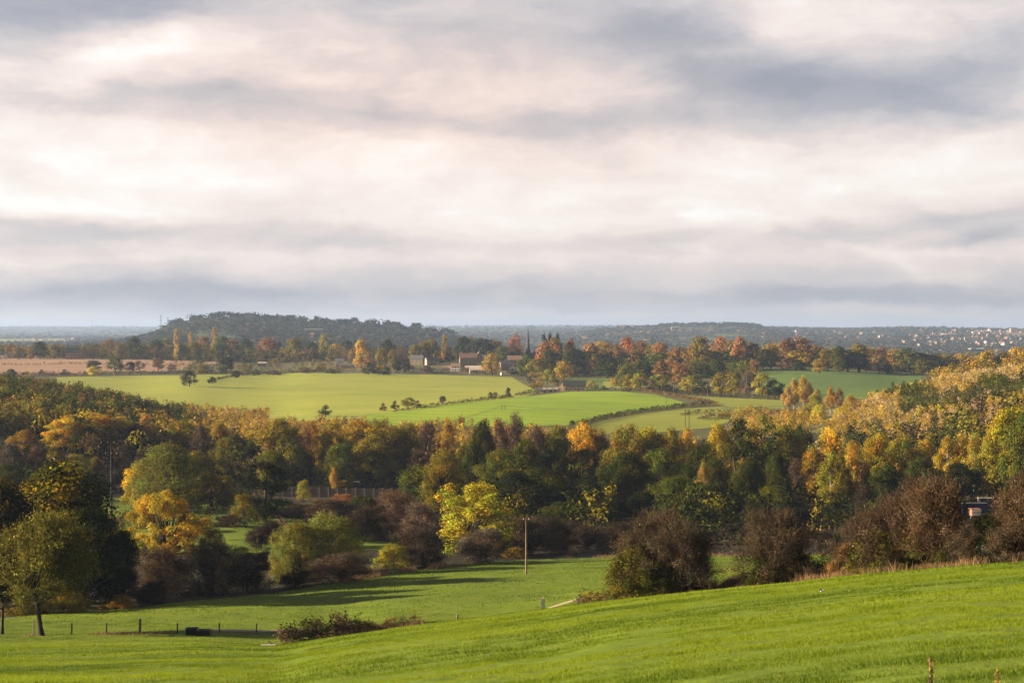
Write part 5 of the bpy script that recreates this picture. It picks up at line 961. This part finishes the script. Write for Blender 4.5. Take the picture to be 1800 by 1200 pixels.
bigshed('tall cream building on the skyline at the far right', 1781, 585, 18, 16, 14, 'stonepink', 'slate', 5000, 7000)
bigshed('pale long building on the skyline of the town', 1722, 586, 40, 20, 7, 'whitewall', 'paleroof', 5000, 7000)
bigshed('small white building on the middle skyline', 1187, 578, 20, 14, 6, 'stonepink', 'paleroof', 4500, 5600)
bigshed('pinkish mill building below the dark wooded hill', 552, 590, 26, 14, 10, 'stonepink', 'slate', 2900, 3500)
field('skyline_field', M['stubble'], [(1695, 586), (1800, 584), (1860, 584), (1860, 590), (1740, 590), (1695, 588.5)], far(4800), far(6500), lift=.8)
field('distant_field', M['field_mid'], [(-60, 597), (110, 596), (130, 600), (-60, 603)], far(4000), far(6000), lift=.8)

# ------------------------------------------------------------------ poles, masts and wires
def crossarm(mb, x0, x1, z, t=.07, w=.06): mb.box(x0, x1, -w, w, z - t, z + t)
def insul(parent, x, z, k=.055):
    i = MB(); i.tube([[x, 0, z], [x, 0, z + .10], [x, 0, z + .13], [x, 0, z + .24]], [k * .5, k, k * .7, k * .4], 6); return i.obj('insulator', M['ceramic'], parent, smooth=True)
def wpole(label, u, d, vtop, r, arms, mat='poleW', rz=0, lean=0.0, name='utility_pole', twin=0):
    g = on_ground(u, d); h = -(vtop - HZ) / F * d - g.z; e = empty(name, g, rz); tag(e, label, 'utility pole'); e.rotation_euler = (0, lean, rz)
    for s in ((-twin, twin) if twin else (0,)):
        b = MB(); b.tube([[s, 0, -.8], [s, 0, h * .5], [s, 0, h]], [r, r * .85, r * .68], 8); b.obj('pole', M[mat], e, smooth=True)
    for (zo, half, off) in arms:
        c = MB(); c.box(off - half, off + half, -r - .12, -r - .0, h - zo - .07, h - zo + .07); a = c.obj('crossarm', M[mat], e)
        for x in ((off - half * .92, off + half * .92) if half < .8 else (off - half * .92, off, off + half * .92)): i = insul(a, x, h - zo + .07); i.location = (0, -r - .06, 0)
    return e, g, h
mp, mg, mh = wpole('single wooden pole with short top bar standing in the pasture', 925, 253, 912, .16, [(.12, .42, .0)])
lp, lg, lh = wpole('tall dark power pole with two crossarms left of the golden maple', 195.5, 292, 777, .20, [(.15, 1.15, -.55), (1.95, 1.0, 0)], 'poledark')
tp, tg, th_ = wpole('twin-legged power pole standing on the bright green field', 885, 905, 712, .17, [(.3, 1.3, 0)], 'poledark', twin=.85)
wpole('slim pole in the middle of the bright green field edge', 1171, dist(1171, 713, 800, 1200), 694, .14, [(.2, .5, 0)], 'poledark')
q1, g1, h1 = wpole('pale pole behind the bramble bank carrying thin wires', 1184, dist(1184, 693, 1000, 1350), 670, .16, [(.2, .8, 0)])
q2, g2, h2 = wpole('pale pole in front of the olive tree clump', 1244, dist(1244, 703, 900, 1350), 681, .16, [(.2, .8, 0)])
q3, g3, h3 = wpole('twin-legged pole in front of the lower field', 1208, 740, 720, .15, [(.25, 1.2, 0)], 'poledark', twin=.8)
q4, g4, h4 = wpole('thin pole at the corner of the striped green field', 1618, dist(1618, 657, 1300, 1750), 640, .15, [(.2, .6, 0)], 'poledark')
def wire(name, label, spans, r=.02, sag=.02, n=14):
    mb = MB()
    for a, b_ in spans:
        a = np.array(a); b_ = np.array(b_); t = np.linspace(0, 1, n)[:, None]; P = a * (1 - t) + b_ * t; P[:, 2] -= 4 * sag * np.linalg.norm(b_ - a) * (t * (1 - t))[:, 0]; mb.tube(P, r, 4, cap=False)
    return tag(mb.obj(name, M['wire']), label, 'power line')
L3 = lambda g, h, dx, dz: (g.x + dx, g.y, g.z + h + dz)
off_l = on_ground(-420, 250); off_r = Vector(((2050 - 900) / F * 520, 520, -18.))
for k, (dx, dz) in enumerate([(-1.6, .15), (-.55, .15), (.5, .15), (-.9, -1.65), (.9, -1.65)]):
    wire('power_line', ['upper left strand', 'upper middle strand', 'upper right strand', 'lower left strand', 'lower right strand'][k] + ' of the wires on the tall dark power pole',
         [(L3(lg, lh, dx, dz), (off_l.x + dx, off_l.y, off_l.z + 15 + dz)), (L3(lg, lh, dx, dz), L3(tg, th_, dx, -.1 + k * .02))], .024, .008)
for k, dx in enumerate((-1.1, 0, 1.1)):
    wire('power_line', ['left', 'middle', 'right'][k] + ' wire crossing in front of the right hand hillside', [(L3(g3, h3, dx, 0), (off_r.x + dx, off_r.y, off_r.z + 5 + k * .9)), (L3(tg, th_, dx, 0), L3(g3, h3, dx, 0))], .030, .008)
for k, dx in enumerate((-.7, .7)):
    wire('power_line', ['left', 'right'][k] + ' pale wire linking the two pale poles behind the bramble bank', [(L3(g1, h1, dx, 0), L3(g2, h2, dx, 0)), (L3(g1, h1, dx, 0), tuple(on_ground(1085, 1330) + Vector((dx, 0, 9))))], .035, .008)
wire('power_line', 'thin service wire from the single pasture pole towards the right', [((mg.x + .2, mg.y, mg.z + mh), tuple(on_ground(1500, 420) + Vector((0, 0, 7))))], .010, .01)
def mast(label, u, d, vtop, vb):
    d = far(d)
    g = on_ground(u, d); zt = -(vtop - HZ) / F * d; h = zt - g.z; e = empty('lattice_mast', g, .3); tag(e, label, 'mast'); w = h * .045
    b = MB()
    for sx_ in (-1, 1):
        for sy_ in (-1, 1): b.tube([[sx_ * w, sy_ * w, -1], [sx_ * w * .2, sy_ * w * .2, h]], .17, 4)
    for k in range(9):
        z0_, z1_ = h * k / 9, h * (k + 1) / 9; f0, f1 = 1 - .8 * k / 9, 1 - .8 * (k + 1) / 9
        for sy_ in (-1, 1): b.tube([[-w * f0, sy_ * w * f0, z0_], [w * f1, sy_ * w * f1, z1_]], .08, 4); b.tube([[w * f0, sy_ * w * f0, z0_], [-w * f1, sy_ * w * f1, z1_]], .08, 4)
    b.obj('lattice', M['poledark'], e)
    for k in range(3): b = MB(); z = h * (.72 + .11 * k); b.box(-w * 1.6, w * 1.6, -.25, .25, z - .3, z + .3); b.obj('arm', M['poledark'], e)
mast('thin mast on the skyline at the left foot of the wooded hill, taller one', 283, 3700, 553, 568)
mast('thin mast on the skyline just right of the taller one', 295, 3800, 558, 570)
mast('faint pylon on the far left skyline', 162, 7600, 561, 575)

# ------------------------------------------------------------------ pasture furniture
fe = empty('post_fence', on_ground(200, 174), 0); tag(fe, 'wooden post and wire fence at the foot of the near slope', 'fence')
fg = fe.location; tops = []
for u, v1, r in ((58, 1086, .07), (125, 1095, .09), (186, 1095, .075), (245, 1088, .13), (311, 1095, .08), (385, 1097, .08), (450, 1103, .07)):
    d = np.interp(u, [50, 190, 250, 460], [172.6, 172.8, 173, 175.3]); g = on_ground(u, float(d)); h = -(v1 - HZ) / F * d - g.z; h = min(max(h, 1.0), 1.6)
    b = MB(); b.tube([[0, 0, -.4], [0, 0, h - .04], [0, 0, h]], [r, r * .93, r * .75], 7); o = b.obj('post', M['wood'], fe); o.location = g - fg; o.rotation_euler = (rnd.uniform(-.04, .04), rnd.uniform(-.05, .05), 0); tops.append(g + Vector((0, 0, h)))
b = MB()
for a, c in zip(tops[:-1], tops[1:]):
    for k in (.15, .5): b.tube([tuple(a - fg - Vector((0, .1, k))), tuple((a + c) / 2 - fg - Vector((0, .1, k + .05))), tuple(c - fg - Vector((0, .1, k)))], .006, 4)
b.obj('wire', M['wire'], fe)
def trough(label, u, d, rz, L, W, h):
    e = empty('cattle_trough', on_ground(u, d), rz); tag(e, label, 'cattle trough', 'black troughs by the fence')
    b = MB(); b.box(-L / 2, L / 2, -W / 2, W / 2, -.1, .08)
    for x0, x1, y0, y1 in ((-L / 2, L / 2, -W / 2, -W / 2 + .07), (-L / 2, L / 2, W / 2 - .07, W / 2), (-L / 2, -L / 2 + .07, -W / 2 + .07, W / 2 - .07), (L / 2 - .07, L / 2, -W / 2 + .07, W / 2 - .07)): b.box(x0, x1, y0, y1, .08, h)
    b.obj('tub', M['black'], e)
    b = MB()
    for s in (-1, 1): b.tube([[-L / 2, s * W / 2, h], [L / 2, s * W / 2, h]], .05, 6); b.tube([[s * L / 2, -W / 2, h], [s * L / 2, W / 2, h]], .05, 6)
    b.obj('rim', M['black'], e); b = MB(); b.box(-L / 2 + .075, L / 2 - .075, -W / 2 + .075, W / 2 - .075, h - .12, h - .07); b.obj('water_surface', M['water'], e)
trough('black plastic cattle trough, left of the pair by the fence', 337, 171.5, .15, 1.2, .9, .62)
trough('black plastic cattle trough, right of the pair by the fence', 358, 170.5, -.1, 1.3, .85, .58)
e = empty('gatepost', on_ground(954.5, 179), 0); tag(e, 'pale concrete gatepost with small cap beside the fallen rail', 'gatepost')
b = MB(); b.box(-.2, .2, -.18, .18, -.5, 1.22); b.obj('shaft', M['concrete'], e); b = MB(); b.box(-.15, .15, -.13, .13, 1.222, 1.27); b.tube([[.08, 0, 1.27], [.08, 0, 1.40]], .04, 6); b.obj('cap', M['concrete'], e)
g0, g1_ = on_ground(963, 178), on_ground(1016, 166)
b = MB(); a = np.array(g0) + [0, 0, .12]; c = np.array(g1_) + [0, 0, .55]; b.tube([a, (a + c) / 2 + [0, 0, .03], c], .09, 6); o = b.obj('fallen_rail', M['wood']); tag(o, 'long grey wooden rail sloping from the gatepost to the bramble tongue', 'rail')
e = empty('short_post', on_ground(1017, 166), 0); tag(e, 'short dark post at the upper end of the fallen rail', 'post'); b = MB(); b.tube([[0, 0, -.3], [.02, 0, .58], [.02, 0, .62]], [.11, .10, .07], 7); b.obj('shaft', M['poledark'], e)
e = empty('stump_post', on_ground(803.5, 181), 0); tag(e, 'lone stubby post standing on the pasture left of the gatepost', 'post'); b = MB(); b.tube([[0, 0, -.2], [0, 0, .5], [0, 0, .54]], [.12, .11, .08], 7); b.obj('shaft', M['wood'], e)
b = MB(); b.box(-.6, .6, -.3, .3, -.05, .12, .1); o = b.obj('concrete_slab', M['concrete'], None, on_ground(471, 149)); tag(o, 'pale concrete slab lying on the grass below the bramble clump', 'slab')
for u, d, h, lb in ((1639, 9.0, .93, 'tall seeding thistle with yellow tip at the bottom edge of the photo'), (1755, 10.5, .62, 'shorter brown thistle near the bottom right corner')):
    g = on_ground(u, d); vt = 1156 if u < 1700 else 1176; h = -(vt - HZ) / F * d - g.z; e = empty('thistle', g, 0); tag(e, lb, 'thistle')
    b = MB(); zz = np.linspace(0, h, 9); b.tube(np.stack([np.sin(zz * 4) * .012, 0 * zz, zz], -1), np.linspace(.008, .004, 9), 5); b.obj('stem', M['wood'], e)
    rng = np.random.RandomState(int(u)); n = 260; zz = h * rng.rand(n) ** .6; a = rng.rand(n) * 6.28; rr = rng.rand(n) * .022 * (1.3 - zz / h * .5); Pp = np.stack([np.cos(a) * rr, np.sin(a) * rr, zz], -1)
    V, Q = leaf_quads(Pp, rng.normal(size=(n, 3)), .008 + .006 * rng.rand(n), rng); cc = np.where((zz > h * .9)[:, None], [[.28, .22, .05]], [[.16, .12, .06]]) * (.6 + .8 * rng.rand(n))[:, None]
    link('leaves', mesh_np('thistle_leaves', V, Q, M['leaf'], col=np.repeat(cc, 4, axis=0)), e)
# magpie on the brow
mgp = dist(1445, 1043, 40, 118); e = empty('magpie', on_ground(1445, mgp), 1.95); e.scale = (.72, .72, .72); tag(e, 'black and white magpie standing on the grass below the hedgerow', 'bird')
b = MB(); t = np.linspace(0, 1, 12); xx = -.13 + .33 * t; b.tube(np.stack([xx, 0 * t, .10 + .10 * t ** 1.5], -1), np.interp(t, [0, .1, .35, .6, .75, .85, .95, 1], [.01, .03, .055, .055, .035, .038, .02, .004]), 9); b.obj('body', M['feather'], e, smooth=True)
b = MB(); b.tube([[-.33, 0, .17], [-.2, 0, .12], [-.08, 0, .12]], [.008, .022, .02], 6); b.obj('tail', M['feather'], e)
b = MB(); b.tube([[.0, 0, .095], [.06, 0, .105], [.11, 0, .13]], [.02, .052, .02], 8); b.obj('belly', M['featherW'], e, smooth=True)
for s in (-1, 1):
    b = MB(); b.tube([[.03, s * .02, .09], [.02, s * .025, .0]], .005, 4); b.obj('leg', M['black'], e)
    b = MB(); b.tube([[-.10, s * .045, .14], [0, s * .055, .16], [.08, s * .045, .17]], [.005, .022, .012], 6); b.obj('wing', M['featherW' if s < 0 else 'feather'], e)

# ------------------------------------------------------------------ the yards in the valley
yd = 505
fe = empty('panel_fence', on_ground(597, yd - 6), 0); tag(fe, 'long weathered board fence with posts in front of the valley yard', 'fence')
fg = fe.location
for k in range(13):
    u0, u1 = 497 + k * 16, 497 + (k + 1) * 16; a, c = on_ground(u0, yd - 6), on_ground(u1, yd - 6)
    b = MB()
    for q in range(6):
        z0_ = q * .43; b.add([[a.x + .1, a.y, a.z + z0_], [c.x - .1, c.y, c.z + z0_], [c.x - .1, c.y, c.z + z0_ + .40], [a.x + .1, a.y, a.z + z0_ + .40], [a.x + .1, a.y + .06, a.z + z0_], [c.x - .1, c.y + .06, c.z + z0_], [c.x - .1, c.y + .06, c.z + z0_ + .40], [a.x + .1, a.y + .06, a.z + z0_ + .40]], [[0, 1, 2, 3], [7, 6, 5, 4], [3, 2, 6, 7], [0, 4, 5, 1], [0, 3, 7, 4], [1, 5, 6, 2]])
    o = b.obj('panel', M['panel'], fe); o.location = -fg
    b = MB(); b.box(-.1, .1, -.12, .1, -.4, 2.75); o = b.obj('post', M['concrete'], fe); o.location = a - fg
def wheel(parent, x, y, r, w):
    b = MB(); b.tube([[x, y - w / 2, r], [x, y - w / 2 + .04, r], [x, y + w / 2 - .04, r], [x, y + w / 2, r]], [r * .8, r, r, r * .8], 14); wh = b.obj('wheel', M['rubber'], parent)
    b = MB(); b.tube([[x, y - w / 2 - .03, r], [x, y + w / 2 + .03, r]], r * .45, 10); b.obj('hub', M['paleroof'], wh)
def tractor(label, u, d, rz):
    e = empty('tractor', on_ground(u, d), rz); tag(e, label, 'tractor')
    b = MB(); b.box(.2, 1.9, -.45, .45, .8, 1.55); b.box(1.9, 2.0, -.35, .35, .85, 1.45); b.obj('bonnet', M['bluepaint'], e)
    b = MB(); b.box(-1.1, .2, -.7, .7, .75, 1.2); b.obj('chassis', M['black'], e)
    b = MB()
    for x in (-1.05, .15):
        for y in (-.68, .68): b.box(x - .05, x + .05, y - .05, y + .05, 1.2, 2.6)
    b.obj('cab_frame', M['black'], e); b = MB(); b.box(-1.0, .1, -.66, -.64, 1.25, 2.55); b.box(-1.0, .1, .64, .66, 1.25, 2.55); b.obj('cab_glass', M['glass'], e)
    b = MB(); b.box(-1.3, .4, -.85, .85, 2.6, 2.85); b.obj('roof', M['whitepaint'], e)
    for y in (-.85, .85): wheel(e, -.7, y, .85, .45); wheel(e, 1.45, y, .5, .32)
tractor('dark tractor with a white cab roof behind the board fence', 630, 534, .1)
def skip(label, u, d, mat, L=4.0, up=0.0, name='skip'):
    e = empty(name, on_ground(u, d) + Vector((0, 0, up)), .05); tag(e, label, 'skip'); b = MB()
    b.add([[-L / 2 + .7, -.9, .1], [L / 2 - .7, -.9, .1], [L / 2 - .7, .9, .1], [-L / 2 + .7, .9, .1], [-L / 2, -.9, 1.6], [L / 2, -.9, 1.6], [L / 2, .9, 1.6], [-L / 2, .9, 1.6]], [[3, 2, 1, 0], [0, 1, 5, 4], [1, 2, 6, 5], [2, 3, 7, 6], [3, 0, 4, 7]])
    b.obj('body', M[mat], e); b = MB()
    for s in (-1, 1): b.tube([[-L / 2, s * .9, 1.6], [L / 2, s * .9, 1.6]], .07, 6); b.tube([[s * L / 2, -.9, 1.6], [s * L / 2, .9, 1.6]], .07, 6)
    b.obj('rim', M[mat], e)
    for s in (-1, 1): b = MB(); b.tube([[s * .9, -.95, .9], [s * .9, -1.05, .9]], .09, 8); b.obj('lug', M['black'], e)
skip('yellow skip beside the white-roofed tractor in the valley yard', 597, 530, 'yellowpaint', 4.2, 1.6)
skip('second yellow skip half behind the first, at its right', 612, 535, 'yellowpaint', 3.4, 1.3)
def truck(label, u, d, body, up, rz=1.57, box='brick'):
    e = empty('lorry', on_ground(u, d) + Vector((0, 0, up)), rz); tag(e, label, 'lorry')
    b = MB(); b.box(-2.6, 2.6, -.5, .5, .55, .8); b.obj('chassis', M['black'], e); b = MB(); b.box(-2.7, 1.0, -1.15, 1.15, .82, 2.5); b.obj('load_box', M[box], e)
    b = MB(); b.box(1.15, 2.6, -1.05, 1.05, .6, 2.3); b.obj('cab', M[body], e); b = MB(); b.box(2.605, 2.63, -.9, .9, 1.5, 2.15); b.obj('windscreen', M['glass'], e)
    b = MB(); b.box(-2.74, -2.705, -1.0, 1.0, 1.0, 1.55); b.box(-2.74, -2.705, -1.0, 1.0, 1.75, 2.3); b.obj('tail_panels', M['whitepaint'], e)
    for x in (-1.8, 1.8):
        for y in (-1.0, 1.0): wheel(e, x, y, .48, .3)
YD = 412
truck('small lorry with reddish-brown and white tailgate seen through the hedgerow gap', 1712, YD, 'bluepaint', 0, 1.57)
def container(label, u, d, L, h, mat, top, rz=0, up=0.0):
    e = empty('container', on_ground(u, d) + Vector((0, 0, up)), rz); tag(e, label, 'container'); b = MB(); b.box(-L / 2, L / 2, -1.2, 1.2, 0, h)
    b.obj('body', M[mat], e); b = MB(); b.box(-L / 2 - .05, L / 2 + .05, -1.25, 1.25, h + .003, h + .12); b.obj('roof', M[top], e)
    b = MB(); [b.box(-L / 2 + .2 + k * .4, -L / 2 + .3 + k * .4, -1.25, -1.203, .1, h - .1) for k in range(int(L / .4) - 1)]; b.obj('ribs', M[mat], e)
container('dark blue container behind the reddish-tailed lorry', 1712, YD + 12, 6, 2.6, 'bluepaint', 'slate', 0, 0)
container('grey container with pale roof at the right of the hedgerow gap', 1733, YD + 22, 3.4, 2.5, 'slate', 'paleroof', 0, 0)
container('pale grey bin-like container left of the reddish-tailed lorry', 1670, YD + 4, 2.6, 2.4, 'concrete', 'paleroof', 0, 0)

# ------------------------------------------------------------------ labels for the trees that have none yet
MARKS = [(195, 840, 'the tall dark power pole'), (292, 920, 'the golden maple'), (300, 800, 'the big grey-green willow'), (464, 870, 'the lone dark evergreen'), (625, 845, 'the yard tractor'), (838, 900, 'the bright yellow tree'), (925, 950, 'the single wooden pole'), (560, 950, 'the willow dome'),
 (1155, 960, 'the big pasture hawthorn'), (1378, 950, 'the rounded hawthorn'), (1465, 860, 'the yellow birch'), (1648, 900, 'the tall hedgerow hawthorn'), (1010, 720, 'the bright green field'), (1240, 725, 'the heathy strip'), (1712, 880, 'the small lorry'), (460, 700, 'the olive field'), (690, 725, 'the olive field corner'),
 (126, 620, 'the twin-gabled house'), (310, 590, 'the orange poplar'), (376, 585, 'the taller orange poplar'), (928, 595, 'the church spire'), (1010, 675, 'the black-roofed barn'), (801, 645, 'the white cottage'), (823, 630, 'the broad-roofed stone house'), (781, 610, 'the golden poplar'), (865, 635, 'the tall ochre tree'), (655, 628, 'the pink-roofed house'),
 (333, 665, 'the lone field oak'), (165, 655, 'the yellow field bush'), (1460, 665, 'the striped green field'), (1315, 675, 'the olive tree clump'), (1184, 682, 'the pale pole'), (1245, 600, 'the twin rust tree-tops'), (1440, 720, 'the yellow sallow'), (1700, 590, 'the distant town'), (1790, 640, 'the right edge'), (60, 760, 'the left edge'), (1550, 760, 'the right hillside foot'), (1560, 640, 'the wood right end')]
FORM = dict(oak='tree', oakturn='turning tree', birch='slender birch', twiggy='half-bare birch', sallow='sallow bush', pine='conifer', faroak='round tree', farpop='poplar', farpine='pine', farbush='shrub', farbare='half-bare tree', barebush='bare bush', willow='willow', leafbush='bush', hedgehaw='hawthorn')
ORD = ['', 'second ', 'third ', 'fourth ', 'fifth ', 'sixth ', 'seventh ', 'eighth ']
seen = {}
for e, u, vt, w, c, k, d in PLACED:
    if e.get('label'): continue
    n = min(MARKS, key=lambda m: ((m[0] - u) ** 2 + ((m[1] - vt - w * .4) * 1.6) ** 2)); du, dv = u - n[0], vt + w * .4 - n[1]
    rel = 'beside' if abs(du) < 12 and abs(dv) < 12 else (('right of' if du > 0 else 'left of') if abs(du) > abs(dv) * 1.1 else ('below' if dv > 0 else 'above'))
    far = d > 900; size = 'broad' if w / d * F > 0 and w > (34 if far else 84) else ('small' if w < (20 if far else 48) else '')
    base = f"{size} {CNAME.get(c, 'golden-brown') if isinstance(c, str) else 'golden-brown'} {FORM[k]}".strip(); key = (base, rel, n[2]); seen.setdefault(key, []).append((abs(du) + abs(dv), e))
for (base, rel, nm), L_ in seen.items():
    for i, (_, e) in enumerate(sorted(L_, key=lambda t: t[0])):
        e['label'] = (('nearest ' if len(L_) > 1 and i == 0 else '') + (ORD[min(i, 7)] + ('nearest ' if i else '')) + base + ' ' + rel + ' ' + nm)[:110]
# ------------------------------------------------------------------ air
hb = MB(); hb.box(-39500, 30500, -300, 34800, -700, 130)
hz = hb.obj('haze', None); hz.data.materials.clear()
hm, N, out = new_mat('haze_air'); pv_ = N.n('ShaderNodeVolumePrincipled'); pv_.inputs['Color'].default_value = (.47, .65, 1.0, 1)
pv_.inputs['Density'].default_value = HAZE; pv_.inputs['Anisotropy'].default_value = 0.2
N.t.links.new(pv_.outputs[0], out.inputs['Volume']); hz.data.materials.append(hm); tag(hz, kind='stuff')
